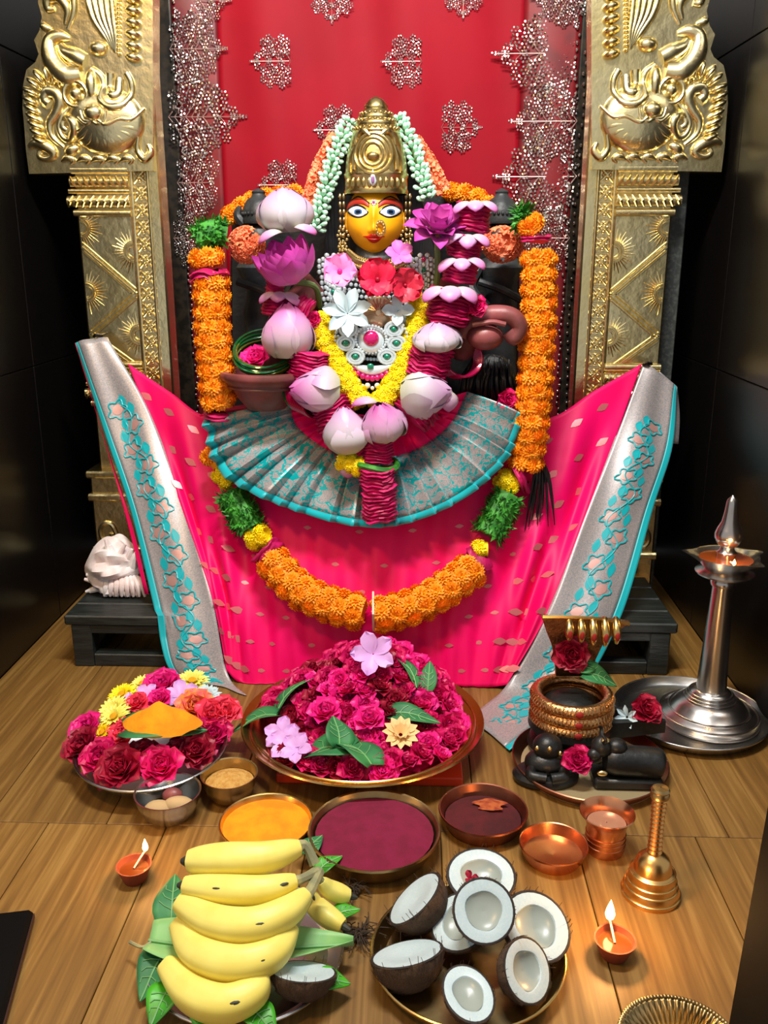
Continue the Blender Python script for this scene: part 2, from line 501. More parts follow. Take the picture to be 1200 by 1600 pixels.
brocade = brocade_mat("silver_brocade", 4.0, 15.0, 0.28, 0.74, 0.9)
brocade_fan = brocade_mat("silver_brocade_fan", 24.0, 4.0, -1, 2, 0.645)
# ------------------------------------------------------------------ the niche
XL, XR, YB = -0.851, 0.655, 2.52
floor = structure("floor", G().box((XL - 0.35, 0.15, -0.06), (XR + 0.35, YB, -0.012)), mat("floor_joint", rgb(40, 26, 12), 0.8), origin=(0, 1.2, 0))
ROW1 = FZ(300, 1290).y
edges_near = [-1.25, -0.83, FZ(75, 1287).x, FZ(262, 1287).x, -0.155, 0.045, FZ(909, 1375).x + 0.006, FZ(1081, 1297).x, 0.675, 1.05]
edges_far = [XL, -0.66, -0.47, -0.28, -0.09, 0.10, 0.29, 0.48, XR]
for (ed, y0, y1) in ((edges_near, 0.16, ROW1), (edges_far, ROW1, YB)):
    for a, b in zip(ed[:-1], ed[1:]):
        g = 0.0007
        obj("plank", G().box((a + g, y0 + g, -0.014), (b - g, y1 - g, 0), 0.0010), wood, floor, smooth=False)

wl = structure("wall_left", G().box((XL - 0.10, 1.22, 0), (XL - 0.014, YB + 0.06, 2.4)), jamb_black, origin=(XL, 1.9, 0))
wr = structure("wall_right", G().box((XR + 0.014, 1.22, 0), (XR + 0.10, YB + 0.06, 2.4)), jamb_black, origin=(XR, 1.9, 0))
wb = structure("wall_back", G().box((XL, YB + 0.014, 0), (XR, YB + 0.08, 2.4)), jamb_black, origin=(0, YB, 0))
for z0, z1 in ((0.0, 0.60), (0.60, 1.25), (1.25, 2.4)):
    for y0, y1 in ((1.22, 1.98), (1.98, YB)):
        obj("granite_slab", G().box((XL - 0.02, y0 + 0.001, z0 + 0.001), (XL, y1 - 0.001, z1 - 0.001), 0.0012), granite, wl, smooth=False)
        obj("granite_slab", G().box((XR, y0 + 0.001, z0 + 0.001), (XR + 0.02, y1 - 0.001, z1 - 0.001), 0.0012), granite, wr, smooth=False)
    for x0, x1 in ((XL, -0.10), (-0.10, XR)):
        obj("granite_slab", G().box((x0 + 0.001, YB, z0 + 0.001), (x1 - 0.001, YB + 0.02, z1 - 0.001), 0.0012), granite, wb, smooth=False)
# grey granite post edge beside the right gilded pillar
gx0, gx1 = P(1037, 450, 2.09).x, P(1062, 450, 2.09).x
structure("trim_1", G().box((gx0, 2.09, 0), (gx1, 2.12, P(1040, 268, 2.09).z), 0.002), granite_grey, "narrow grey granite strip beside the right gilded pillar", "stone strip", smooth=False)
# dark low door post in the near right corner
g = G()
YJB = 0.76
A = P(1198, 1270, YJB); Bp = P(1139, 1600, YJB)
dirv = (A - Bp) / (A.z - Bp.z)
foot = Bp - dirv * Bp.z
vs = []
for zz in (0.0, 0.35):
    c = foot + dirv * zz
    vs += [(c.x, YJB, zz), (c.x + 0.24, YJB, zz), (c.x + 0.24, 0.60, zz), (c.x, 0.60, zz)]
g.add(vs, [(3, 2, 1, 0), (4, 5, 6, 7), (0, 1, 5, 4), (1, 2, 6, 5), (2, 3, 7, 6), (3, 0, 4, 7)])
structure("trim_2", g, jamb_black, "dark wooden low post in the near right corner", "post", smooth=False)

# black flat case lying in the near left corner
c0, c1 = FZ(52, 1417, 0.02), FZ(2, 1597, 0.02)
g = G()
X = T((c0.x, c0.y, 0)) @ RZ(math.atan2(c1.y - c0.y, c1.x - c0.x) + PI / 2)
g.box((-0.22, -0.30, 0.0), (0, 0, 0.020), 0.005, X)
case = obj("black_case", g, jamb_black, smooth=False)
tag(case, "flat black case lying in the near left corner of the floor", "case")
obj("rim", G().box((-0.002, -0.298, 0.006), (0.0015, -0.004, 0.013), 0, X), mat("case_rim", rgb(58, 28, 20), 0.5), case, smooth=False)

# ------------------------------------------------------------------ gilded pillars with the sea-beast brackets
YP = 2.05
XMID = (P(243, 200, YP).x + P(922, 200, YP).x) / 2
def pv(px, py, dy=0.0):
    q = P(px, py, YP)
    return V((q.x, YP - dy, q.z))
KP = K(P(150, 200, YP))

def gilded_pillar(mirror):
    side = "right" if mirror else "left"
    t = thing("gilded_pillar", f"embossed gold pillar with sea-beast bracket {side} of the red backdrop", "pillar",
              ((2 * XMID - pv(170, 500).x) if mirror else pv(170, 500).x, YP, 0), "gilded pillars flanking the idol")
    def part(name, g, parent=None, **kw):
        if mirror: g.mirror(XMID)
        return obj(name, g, gold_foil, parent or t, **kw)
    xo, xc, xb0, xb1, xi = pv(119, 290).x, pv(206, 290).x, pv(211, 290).x, pv(233, 290).x, pv(252, 290).x
    ztop, zlow = pv(150, 262).z, 0.12
    zbase = pv(150, 735).z
    part("shaft", G().box((xo, YP - 0.012, 0), (xc, YP + 0.05, ztop), 0.004), smooth=False)
    part("band_backing", G().box((xc, YP, 0), (xb1, YP + 0.05, ztop), 0.002), smooth=False)
    part("edge_strip", G().box((xb1, YP - 0.010, 0), (xi, YP + 0.05, ztop + 0.55), 0.004), smooth=False)
    for x in (xc + 0.001, xb1 - 0.001):
        part("beading", G().tube([(x, YP - 0.004, 0.03), (x, YP - 0.004, ztop)], 0.0042, 8))
    # rosette panels of the narrow band
    w = (xb1 - xc) / 2 - 0.005
    n = 26
    hz = (ztop - 0.10) / n
    g0 = G()
    for s in (1, -1):
        g0.tube([(-w, 0, -s * hz * 0.40), (0, -0.005, 0), (w, 0, s * hz * 0.40)], 0.0026, 6)
    for a in range(4):
        g0.ball((math.cos(a * PI / 2) * w * 0.55, -0.002, math.sin(a * PI / 2) * hz * 0.28), (0.0036, 0.004, 0.0036), 8, 6)
    g0.tube([(-w, 0, hz * 0.47), (w, 0, hz * 0.47)], 0.0022, 6)
    me = make_mesh("rosette_panel", g0, gold_foil)
    xm = (xc + xb1) / 2
    for i in range(n):
        x = 2 * XMID - xm if mirror else xm
        inst("rosette_panel", me, T((x, YP - 0.001, 0.10 + (i + 0.5) * hz)), t)
    # capital and the lower capital hidden partly by the sari
    def capital(ztop_, px_scale):
        for k, (dz, rr, tw) in enumerate(((0.006, 0.011, 0), (0.030, 0.014, 1), (0.049, 0.007, 0), (0.070, 0.015, 2), (0.094, 0.010, 0))):
            ext = (0.002, 0.006, 0.012, 0.015, 0.004)[k]
            g = G()
            a, b = V((xo - ext, YP - 0.014, ztop_ - dz)), V((xc - 0.001, YP - 0.014, ztop_ - dz))
            g.tube([a, b], rr * 0.8, 12)
            roll = part("capital_moulding", g)
            if tw:
                m = 9
                for i in range(m):
                    u = (i + 0.5) / m
                    c = a.lerp(b, u)
                    s = 1 if tw == 2 else -1
                    part("twisted_leaf", G().tube([c + V((-0.006 * s, -0.006, -rr * 0.75)), c + V((0, -rr * 0.9, 0)), c + V((0.006 * s, -0.006, rr * 0.75))], [0.002, 0.0042, 0.002], 6), roll)
    capital(ztop, 1)
    zc2 = pv(170, 565).z
    capital(zc2, 1)
    # zigzag bars and sunbursts on the shaft
    zz = [(0.0, ztop - 0.165), (1.0, ztop - 0.265), (0.0, ztop - 0.355), (1.0, ztop - 0.44)]
    for lo_, hi_ in zip(zz[:-1], zz[1:]):
        for off in (-0.0095, 0.0, 0.0095):
            a = V((lerp(xo + 0.006, xc - 0.004, lo_[0]), YP - 0.0125, lo_[1] + off)); b = V((lerp(xo + 0.006, xc - 0.004, hi_[0]), YP - 0.0125, hi_[1] + off))
            part("zigzag_bar", G().tube([a, b], 0.0046 if off == 0 else 0.003, 6))
    for (fx, z, a0, a1) in ((1.0, ztop - 0.175, 90, 270), (0.0, ztop - 0.262, -90, 90), (1.0, ztop - 0.355, 90, 270), (0.0, ztop - 0.125, -90, 90)):
        c = V((lerp(xo + 0.006, xc - 0.004, fx), YP - 0.012, z))
        g = G()
        for r_ in (0.012, 0.019):
            g.tube([c + V((math.cos(R(a)) * r_, -0.002, math.sin(R(a)) * r_)) for a in range(a0, a1 + 1, 15)], 0.0022, 6)
        for a in range(a0 + 8, a1, 11):
            d = V((math.cos(R(a)), 0, math.sin(R(a))))
            g.tube([c + d * 0.023, c + d * (0.040 if (a // 11) % 2 else 0.048)], [0.0022, 0.0009], 5)
        part("sunburst", g)
    # base block with ledges and an S scroll
    xb = pv(150, 760).x
    part("base_block", G().box((xb, YP - 0.035, 0), (xi, YP + 0.06, zbase), 0.004), smooth=False)
    for z in (zbase, zbase - 0.055, 0.16, 0.02):
        part("base_ledge", G().box((xb - 0.008, YP - 0.045, z - 0.009), (xi, YP + 0.06, z + 0.008), 0.004), smooth=False)
    part("base_scroll", G().tube(spline([(xb + 0.03 + 0.022 * math.cos(a * 0.9) * (1 - a / 14), YP - 0.036, 0.20 + 0.03 * math.sin(a * 0.9) * (1 - a / 14)) for a in range(8)], 24), 0.006, 8))

    # bracket plate and the embossed beast
    out = [(243, -60), (244, 268), (52, 273), (47, 235), (45, 205), (42, 170), (43, 135), (48, 112), (62, 100), (67, 88), (60, 66), (68, 52), (72, 30), (66, 8), (70, -25), (78, -60)]
    poly = [(pv(*p).x, pv(*p).z) for p in out]
    g = G().prism(poly[::-1], YP - 0.022, YP + 0.03)
    part("bracket_plate", g, smooth=False)
    D = 0.022
    def bulge(px, py):
        r2 = ((px - 172) / 60) ** 2 + ((py - 192) / 50) ** 2
        return 0.024 * math.sqrt(1 - r2) if r2 < 1 else 0.0
    def rel(px, py, d=0.0): return pv(px, py, D + d + (bulge(px, py) if d == 0 else 0))
    def ell(name, px, py, rx, ry, dep, rot=0.0, parent=None):
        g = G().ball((0, 0, 0), (rx * KP, dep, ry * KP), 20, 12, T(rel(px, py, 1e-6 if name == "jaw" else 0)) @ RY(-R(rot)))
        return part(name, g, parent)
    def tb(name, pts, r, dep=0.6, n=24, nn=10, parent=None):
        if not isinstance(r, (list, tuple)): r = [r] * len(pts)
        sp = spline([tuple(rel(a, b)) for a, b in pts], n)
        rr = [q[0] * KP for q in spline([(x, 0) for x in r], n)]
        return part(name, G().tube(sp, rr, nn), parent)
    jaw = ell("jaw", 172, 192, 60, 50, 0.026)
    tb("lip_line", [(132, 188), (146, 198), (160, 190), (176, 199), (196, 190), (214, 190), (230, 172)], 3.2, parent=jaw)
    for i in range(9):
        a = R(200 + i * 17)
        tb("jaw_scale", [(172 + 30 * math.cos(a), 192 - 24 * math.sin(a)), (172 + 44 * math.cos(a + .1), 192 - 36 * math.sin(a + .1)), (172 + 54 * math.cos(a + .05), 192 - 45 * math.sin(a + .05))], [1.2, 2.6, 1], n=8, nn=6, parent=jaw)
    tb("mouth_curl", [(149, 112), (163, 122), (167, 140), (166, 158), (178, 171), (198, 170), (210, 152), (210, 132), (203, 118)], 6)
    tb("mouth_tongue", [(178, 118), (178, 142), (184, 154), (192, 150), (192, 128)], 8)
    ell("cheek", 151, 138, 11, 25, 0.024)
    eye = ell("eyeball", 127, 150, 12, 12, 0.022)
    part("eye_ring", G().tube([rel(127, 151) + V((math.cos(a * PI / 8) * 18 * KP, -0.012, math.sin(a * PI / 8) * 18 * KP)) for a in range(16)], 0.0045, 8, closed=True), eye)
    nos = ell("nostril", 157, 181, 15, 12, 0.016)
    tb("nostril_ring", [(136, 178), (142, 192), (156, 194), (164, 198), (174, 193), (176, 178)], 3, parent=nos)
    tb("trunk", [(134, 120), (112, 122), (94, 106), (85, 84), (86, 66), (100, 60), (116, 64)], [13, 18, 17, 14, 11, 9, 4], n=30, nn=14)
    tb("upper_trunk", [(140, 100), (124, 92), (108, 84), (100, 74)], [12, 13, 10, 6])
    tb("tusk", [(136, 106), (122, 106), (112, 98)], [7, 6, 3])
    tb("ear_scroll", [(84, 166), (76, 158), (80, 146), (94, 148), (101, 162), (94, 180), (84, 196), (88, 216), (106, 232)], [9, 9, 10, 11, 11, 9, 7, 5, 3], n=40)
    tb("cheek_scroll", [(111, 206), (104, 200), (108, 188), (120, 190), (126, 204), (116, 220), (104, 216), (98, 200), (104, 182), (114, 170)], [5, 6, 6, 7, 7, 6, 5, 5, 6, 3], n=40)
    for i, (fx, fy, fa) in enumerate(((106, 128, 60), (94, 121, 80), (81, 119, 100), (69, 124, 125), (61, 134, 140), (56, 147, 155), (55, 160, 150), (57, 173, 150), (60, 186, 150), (63, 198, 150), (66, 210, 152), (70, 222, 155))):
        ell("mane_ridge", fx, fy, 14, 5.5, 0.018, fa)
    tb("foot_curl", [(52, 232), (62, 226), (78, 230), (92, 242), (80, 250), (68, 246), (70, 238)], [4, 8, 10, 7, 5, 5, 4])
    ell("foot_leaf", 120, 236, 14, 9, 0.016, 20)
    for i, x in enumerate((112, 136, 158, 180, 202)):
        tb("ground_leaf", [(x - 10, 254), (x, 248), (x + 10, 252), (x + 4, 258)], [2, 6, 4, 2], n=10)
    tb("corner_curl", [(222, 216), (220, 236), (230, 250), (240, 240), (236, 228)], [3, 6, 7, 6, 4])
    # tail and column above the beast
    for y in range(-50, 100, 18):
        ell("column_coil", 214, y, 13, 7.5, 0.022, -14)
    for y in range(-52, 92, 7):
        ell("bead", 192, y, 3.6, 3.6, 0.010)
    for k in range(5):
        tb("tail_plume", [(132 + 11 * k, -60), (138 + 10 * k, -15), (150 + 8 * k, 30), (170 + 4 * k, 62), (186, 86)], [3, 5, 5.5, 5, 2])
    ell("tail_knob", 160, 80, 15, 11, 0.018)
    tb("back_curl", [(108, 42), (112, 20), (98, 0), (82, 4), (82, 18), (92, 18)], [3, 7, 9, 8, 6, 4])
    tb("back_frond", [(112, 50), (122, 20), (118, -20), (112, -60)], [3, 6, 7, 5])
    tb("rim_bead", [(72, 40), (76, 46), (88, 50)], [4, 6, 3], n=8)
    return t
gilded_pillar(False)
gilded_pillar(True)

# ------------------------------------------------------------------ red backdrop cloth
YC = 2.20
def cl(px, py, dy=0.0):
    q = P(px, py, YC)
    return V((q.x, YC - dy, q.z))
bx0, bx1 = cl(243, 300).x, cl(925, 300).x
bz0, bz1 = 0.12, cl(600, -90).z
def cloth_y(x, z):
    u = (x - bx0) / (bx1 - bx0)
    return YC + 0.006 * math.sin(u * 19 + 1.2 * math.sin(z * 3)) + 0.004 * math.sin(u * 41 + z * 5) + 0.012 * math.sin((u * 3.0 + z * 2.2) * 1.7)
bt = thing("backdrop_cloth", "red satin cloth with silver sequin sprigs hanging behind the idol", "cloth", ((bx0 + bx1) / 2, YC, bz0))
def strip(name, px0, px1, m, dy=0.0, nu=10):
    x0, x1 = cl(px0, 300).x, cl(px1, 300).x
    def fn(u, v):
        x = lerp(x0, x1, u); z = lerp(bz0, bz1, v)
        return V((x, cloth_y(x, z) - dy, z))
    return obj(name, G().grid(fn, nu, 40), m, bt, solid=0.0015)
strip("dark_border", 240, 286, dark_trim, 0.0)
strip("side_border", 286, 352, maroon_cloth, 0.0005)
strip("satin_field", 352, 808, red_cloth, 0.001, 60)
strip("side_border", 808, 893, maroon_cloth, 0.0005)
strip("dark_border", 893, 930, dark_trim, 0.0)

def sprig(seed, big):
    """a spade-shaped flowering sprig filled with sequin clusters, tip at +x, length 1"""
    rr = random.Random(seed)
    ga, gb = G(), G()
    ga.tube([(-0.46, 0, 0), (0.46, 0, 0)], 0.006, 5)
    def disc(x, z, r):
        gb.lathe([(r, 0), (r * 0.6, 0.010)], 6, T((x, -0.002, z)) @ RX(PI / 2 + rr.uniform(-0.35, 0.35)) @ RY(rr.uniform(-0.35, 0.35)), None, True)
    def half(x): return 0.50 * (1 - ((x + 0.16) / 0.60) ** 2) if x > -0.16 else 0.50 * math.sqrt(max(0, 1 - ((x + 0.16) / 0.36) ** 2))
    st = 0.125 if big else 0.17
    row = 0
    x = -0.42
    while x < 0.40:
        h = half(x)
        z = (0.5 if row % 2 else 1.0) * st
        k = 0
        while z < h:
            for s in (1, -1):
                cx, cz_ = x + rr.uniform(-.015, .015), s * (z + rr.uniform(-.01, .01))
                r = st * 0.36
                for i in range(6):
                    a = i * PI / 3 + x * 9
                    disc(cx + math.cos(a) * r, cz_ + math.sin(a) * r, r * 0.42)
                disc(cx, cz_, r * 0.36)
                if k % 2 == 0:
                    x0 = max(-0.5, x - 0.55 * z)
                    ga.tube([(x0, 0, 0), ((x0 + cx) / 2 + 0.02, 0, cz_ * 0.45), (cx, 0, cz_)], 0.005, 4)
            z += st; k += 1
        x += st * 0.86; row += 1
    for i in range(5):
        w = 0.030 * (1 - i / 5.5)
        disc(0.34 + 0.038 * i, w, 0.016); disc(0.34 + 0.038 * i, -w, 0.016)
    return make_mesh("sequin_sprig", ga, sequin_thread), make_mesh("sequins", gb, sequin, smooth=False)
small_sprig = sprig(3, False)
large_sprig = sprig(5, True)
def put_sprig(px, py, wpx, ang, lib, sy=1.0):
    q = cl(px, py)
    k = K(q) * wpx
    q.y = cloth_y(q.x, q.z) - 0.0055
    M = T(q) @ RY(R(ang)) @ SC(k, k, k * sy)
    o = inst("sequin_sprig", lib[0], M, bt)
    inst("sequins", lib[1], M, o)
for px, py, w, a in ((424, 98, 64, 180), (627, 96, 64, 180), (520, 203, 62, 180), (722, 198, 64, 0), (518, 6, 56, 90), (724, 2, 50, 90), (436, 290, 62, 180)):
    put_sprig(px, py, w, a, small_sprig, 1.2)
for px, py, w, a, s in ((312, 78, 92, 0, 1.2), (326, 184, 124, 0, 1.0), (322, 286, 88, 0, 1.2), (318, 2, 90, 0, 1.0),
                        (836, 84, 136, 180, 0.95), (848, 190, 108, 180, 1.1), (836, 276, 132, 180, 1.05), (872, -4, 90, 180, 1.0), (306, 372, 70, 0, 1.2), (846, 372, 90, 180, 1.1)):
    put_sprig(px, py, w, a, large_sprig, s)
# beaded edging down both sides
bead_me = make_mesh("edge_bead", G().ball((0, 0, 0), (0.0035, 0.003, 0.0045), 6, 4), sequin)
for px in (289, 889, 902):
    x = cl(px, 300).x
    z = 0.30
    while z < bz1 - 0.02:
        inst("edge_bead", bead_me, T((x + random.uniform(-.004, .004), cloth_y(x, z) - 0.006, z)), bt)
        z += 0.0145 if px != 902 else 0.021

# ------------------------------------------------------------------ low black bench
b0, b1 = FZ(118, 1040), FZ(1045, 1060)
bxl, bxr, byf, byb = b0.x, b1.x, 1.708, 1.985
BT = 0.117
bench = thing("low_bench", "low black wooden bench under the idol", "bench", ((bxl + bxr) / 2, byf, 0))
nslat = 4
for i in range(nslat):
    y0 = lerp(byf, byb, i / nslat); y1 = lerp(byf, byb, (i + 1) / nslat)
    obj("top_slat", G().box((bxl - 0.012, y0 + 0.001, BT - 0.022), (bxr + 0.012, y1 - 0.001, BT), 0.003), bench_black, bench, smooth=False)
obj("front_rail", G().box((bxl, byf + 0.006, BT - 0.042), (bxr, byf + 0.03, BT - 0.022), 0.002), bench_black, bench, smooth=False)
for x in (bxl, bxr - 0.042):
    for y in (byf + 0.004, byb - 0.046):
        obj("leg", G().box((x, y, 0), (x + 0.042, y + 0.042, BT - 0.022), 0.002), bench_black, bench, smooth=False)
    obj("side_stretcher", G().box((x + 0.004, byf + 0.046, 0.0), (x + 0.034, byb - 0.046, 0.026), 0.002), bench_black, bench, smooth=False)
obj("front_stretcher", G().box((bxl + 0.042, byf + 0.006, 0), (bxr - 0.042, byf + 0.036, 0.028), 0.002), bench_black, bench, smooth=False)

# ------------------------------------------------------------------ white spiny shell on the bench
cs = P(187, 935, 1.86)
shell = thing("spiny_shell", "large white spiny seashell on the left end of the bench", "seashell", (cs.x, cs.y, BT))
k = K(cs)
c = V((cs.x, cs.y, BT + 40 * k))
g = G()
def shell_fn(u, v):
    a = 2 * PI * u
    t = v
    r = math.sin(PI * clamp(0.03 + 0.94 * t) ** 0.8) * (1 + 0.16 * math.sin(9 * a + 6 * t) * math.sin(PI * t) + 0.07 * noise.noise(V((math.cos(a) * 2, math.sin(a) * 2, t * 5))))
    return V((c.x + lerp(-48, 50, t) * k, c.y + math.sin(a) * r * 42 * k, max(BT + 0.001, c.z + math.cos(a) * r * 44 * k + (t - 0.5) * 10 * k)))
g.grid(shell_fn, 40, 24)
obj("whorl", g, conch_white, shell)
for (sx, sy, ex, ey, r) in ((178, 890, 165, 842, 8), (165, 905, 135, 898, 8), (160, 915, 132, 905, 7), (190, 885, 186, 868, 6), (162, 930, 136, 944, 6), (205, 890, 214, 862, 8), (168, 898, 150, 880, 7), (175, 892, 196, 850, 6), (182, 888, 172, 852, 9), (160, 922, 140, 925, 7), (170, 905, 142, 888, 7), (196, 888, 206, 858, 7)):
    a = P(sx, sy, 1.83); b = P(ex, ey, 1.83)
    a.z = max(a.z, BT + 0.012); b.z = max(b.z, BT + 0.006)
    a.y += 0.01
    obj("spine", G().tube([a, a.lerp(b, 0.5) + V((0, -0.004, 0.004)), b], [r * k, r * k * 0.75, r * k * 0.35], 8), conch_white, shell)
for i in range(8):
    pts = [P(172 + i * 6, 892 + abs(i - 3) * 2, 1.845), P(166 + i * 8, 912, 1.808), P(164 + i * 9, 938, 1.806)]
    pts = [V((p.x, p.y, max(p.z, BT + 0.006))) for p in pts]
    obj("rib", G().tube(spline([tuple(p) for p in pts], 8), [0.003, 0.005, 0.006, 0.0065, 0.0065, 0.006, 0.005, 0.003], 8), conch_white, shell)
for i in range(9):
    q = P(168 + i * 6, 940, 1.815); q.z = BT + 0.012
    obj("lip_ridge", G().ball(q, (0.0045, 0.012, 0.011), 8, 6), conch_white, shell)
# ------------------------------------------------------------------ flower, bud and leaf meshes
def rose_geo(seed=1, n=26):
    random.seed(seed)
    g = G()
    for i in range(n):
        t = i / (n - 1)
        g.petal(lerp(0.50, 0.95, t), lerp(0.24, 0.52, t), R(lerp(88, 40, t)), R(lerp(112, -12, t)), i * 2.39996 + random.uniform(-.2, .2), cup=0.55, k=1.5, q=0.6,
                nu=4, nv=4, base=0.03 + 0.10 * t, z0=0.0, ruf=0.05)
    return g
def marigold_geo(seed=2):
    random.seed(seed)
    g = G().ball((0, 0, 0.10), (0.55, 0.55, 0.42), 10, 6)
    for ring, (cnt, e, b, z) in enumerate(((5, 80, 0.05, 0.40), (9, 58, 0.16, 0.34), (13, 35, 0.28, 0.24), (15, 12, 0.38, 0.12), (15, -12, 0.40, 0.02))):
        for i in range(cnt):
            g.petal(0.52, 0.19, R(e + 10), R(e - 35), 2 * PI * (i + 0.5 * (ring % 2)) / cnt + random.uniform(-.15, .15), cup=0.5, k=1.6, q=0.5, nu=2, nv=2, base=b, z0=z, ruf=0.08)
    return g
def daisy_geo(seed=3, rings=((13, 62, .55), (17, 38, .8), (20, 14, 1.0)), w=0.12):
    random.seed(seed)
    g = G()
    for ring, (cnt, e, L) in enumerate(rings):
        for i in range(cnt):
            g.petal(L * 0.9, w, R(e), R(e - 20), 2 * PI * (i + 0.5 * (ring % 2)) / cnt + random.uniform(-.1, .1), cup=0.4, k=1.3, q=0.5, nu=3, nv=2, base=0.10, z0=0.0)
    return g
def five_geo(seed=4, n=5, L=0.95, W=0.36, e0=40, e1=0, ruf=0.03, cup=0.3):
    random.seed(seed)
    g = G()
    for i in range(n):
        g.petal(L, W, R(e0), R(e1), 2 * PI * i / n + random.uniform(-.08, .08), cup=cup, k=1.4, q=0.6, nu=5, nv=4, base=0.03, ruf=ruf)
    return g
ROSE = {k_: make_mesh("rose", rose_geo(), c) for k_, c in (("rose_magenta", rose_magenta), ("rose_pink", rose_pink), ("rose_red", rose_red), ("rose_coral", rose_coral))}
MARI = make_mesh("marigold", marigold_geo(), marigold_orange)
YELL = make_mesh("yellow_flower", marigold_geo(5), yellow_petal)
CORA = make_mesh("coral_flower", five_geo(6, 6, 1.0, 0.34, 60, 0, 0.10), coral_petal)
BUD = make_mesh("jasmine_bud", G().lathe([(0.0001, -1.0), (0.25, -0.9), (0.42, -0.35), (0.62, 0.2), (0.55, 0.65), (0.28, 0.95), (0.0001, 1.0)], 8), mint_bud)

def lathe_petal(g, L, W, prof, az, tip=0.25, nu=7, nv=5, off=0.0, open_=0.0):
    """one petal lying on the surface of a bud; prof(t) radius at height t"""
    def fn(u, v):
        t = v
        h = math.sin(PI * clamp(0.06 + 0.90 * t) ** 0.75) ** 0.7 * W
        a = az + (u - 0.5) * 2 * h
        r = prof(t) * (1 + 0.10 * (2 * u - 1) ** 2 * math.sin(PI * clamp(t + 0.1))) + off + open_ * t * t
        return V((r * math.cos(a), r * math.sin(a), t * L))
    g.grid(fn, nv, nu)
    return g
def bud_prof(L, Rm):
    return lambda t: Rm * (math.sin(PI * (0.10 + 0.86 * t) ** 0.85) ** 0.75)
def lotus_bud(parent, base, direction, L, Rm, m, spin=0.0, open_=0.0, name="lotus_bud", n1=4, n2=4, label=None):
    """closed lotus bud: petals wrapped around an egg; name > petal"""
    M = T(base) @ AIM(direction, spin)
    core = G().lathe([(max(1e-5, bud_prof(L, Rm * 0.90)(i / 10)), i / 10 * L * 0.97) for i in range(11)], 14, M)
    o = obj(name, core, m, parent)
    if label: o["label"] = label
    pr = bud_prof(L, Rm)
    for j, (n, off, ht, op) in enumerate(((n1, 0.0, 1.0, 0.0), (n2, Rm * 0.09, 0.93, open_ * 0.6), (2, Rm * 0.17, 0.74, open_ * 1.6))):
        for i in range(n):
            g = G()
            lathe_petal(g, L * ht, 0.95 if n > 2 else 0.8, pr, 2 * PI * (i + 0.5 * j) / n, off=off, open_=op)
            g.v = [M @ p for p in g.v]
            obj("petal", g, m, o)
    return o
def open_lotus(parent, c, direction, Rad, m, spin=0.0, layers=((5, 78, 70), (6, 62, 48), (8, 46, 25), (8, 28, 0)), name="open_lotus", eye=True):
    M = T(c) @ AIM(direction, spin)
    if parent is None: raise ValueError
    g = G().lathe([(0.001, 0), (0.20, 0.02), (0.24, 0.16), (0.001, 0.18)], 12, M @ SC(Rad))
    o = obj(name, g, daisy_eye if eye else m, parent)
    for L_, (n, e0, e1) in enumerate(layers):
        for i in range(n):
            g = G().petal(Rad * lerp(0.9, 1.1, L_ / 3), Rad * 0.31, R(e0), R(e1), 2 * PI * (i + 0.5 * (L_ % 2)) / n, cup=0.55, k=1.15, q=0.65, nu=6, nv=4, base=Rad * 0.10, M=M)
            obj("petal", g, m, o)
    if eye:
        g = G()
        for i in range(26):
            a = i * 2.4; rr = Rad * (0.18 + 0.10 * random.random())
            g.tube([M @ V((math.cos(a) * rr * 0.8, math.sin(a) * rr * 0.8, 0)), M @ V((math.cos(a) * rr * 1.2, math.sin(a) * rr * 1.2, Rad * 0.33))], Rad * 0.018, 4)
        obj("stamens", g, wick_white, o)["kind"] = "stuff"
    return o

def roll_geo(p0, p1, R0, R1, layers, seed=0, n=22):
    """petals pressed into a stack of ruffled discs along an axis"""
    p0, p1 = V(p0), V(p1)
    ax = (p1 - p0)
    M = T(p0) @ AIM(ax)
    g = G()
    Ln = ax.length
    prof = []
    per = 5
    for k in range(layers * per + 1):
        t = k / (layers * per)
        prof.append((lerp(R0, R1, t), t * Ln))
    def rf(a, k):
        lay, ph = divmod(k, per)
        s = (0.90, 0.98, 1.04, 1.0, 0.94)[ph]
        e = noise.noise(V((math.cos(a) * 1.6 + lay * 3.7, math.sin(a) * 1.6, seed * 5.1)))
        e2 = noise.noise(V((math.cos(a) * 4 + lay * 2.1, math.sin(a) * 4, seed * 2.3 + ph)))
        edge = min(k, layers * per - k)
        return s * (1 + 0.16 * e + 0.12 * e2) * (0.55 if edge == 0 else 1)
    g.lathe(prof, n, M, rf)
    # wobble the discs so the edges run unevenly
    for i, p in enumerate(g.v):
        q = noise.noise(V((p.x * 40, p.y * 40, p.z * 14 + seed)))
        g.v[i] = p + ax.normalized() * q * Ln / layers * 1.1
    return g

# ------------------------------------------------------------------ the idol
YI = 1.90
ic = P(588, 640, YI)
idol = thing("goddess_idol", "black stone goddess idol with golden yellow face and tall gold crown", "idol", (ic.x, YI, BT))
CX = P(588, 350, YI).x
kf = K(P(588, 350, YI))
def zi(py): return P(588, py, YI).z
# lower body and torso: one continuous dark stone body with a neck
prof = [(BT, 150), (0.20, 140), (0.35, 120), (zi(660), 92), (zi(600), 84), (zi(540), 92), (zi(480), 98), (zi(440), 100), (zi(420), 82), (zi(408), 48), (zi(395), 34), (zi(360), 33)]
sp = spline([(a, b) for a, b in prof], 40)
g = G().lathe([(w * kf, z) for z, w in sp], 40, T((CX, YI, 0)) @ SC(1, 0.62, 1))
body = obj("body", g, black_stone, idol)
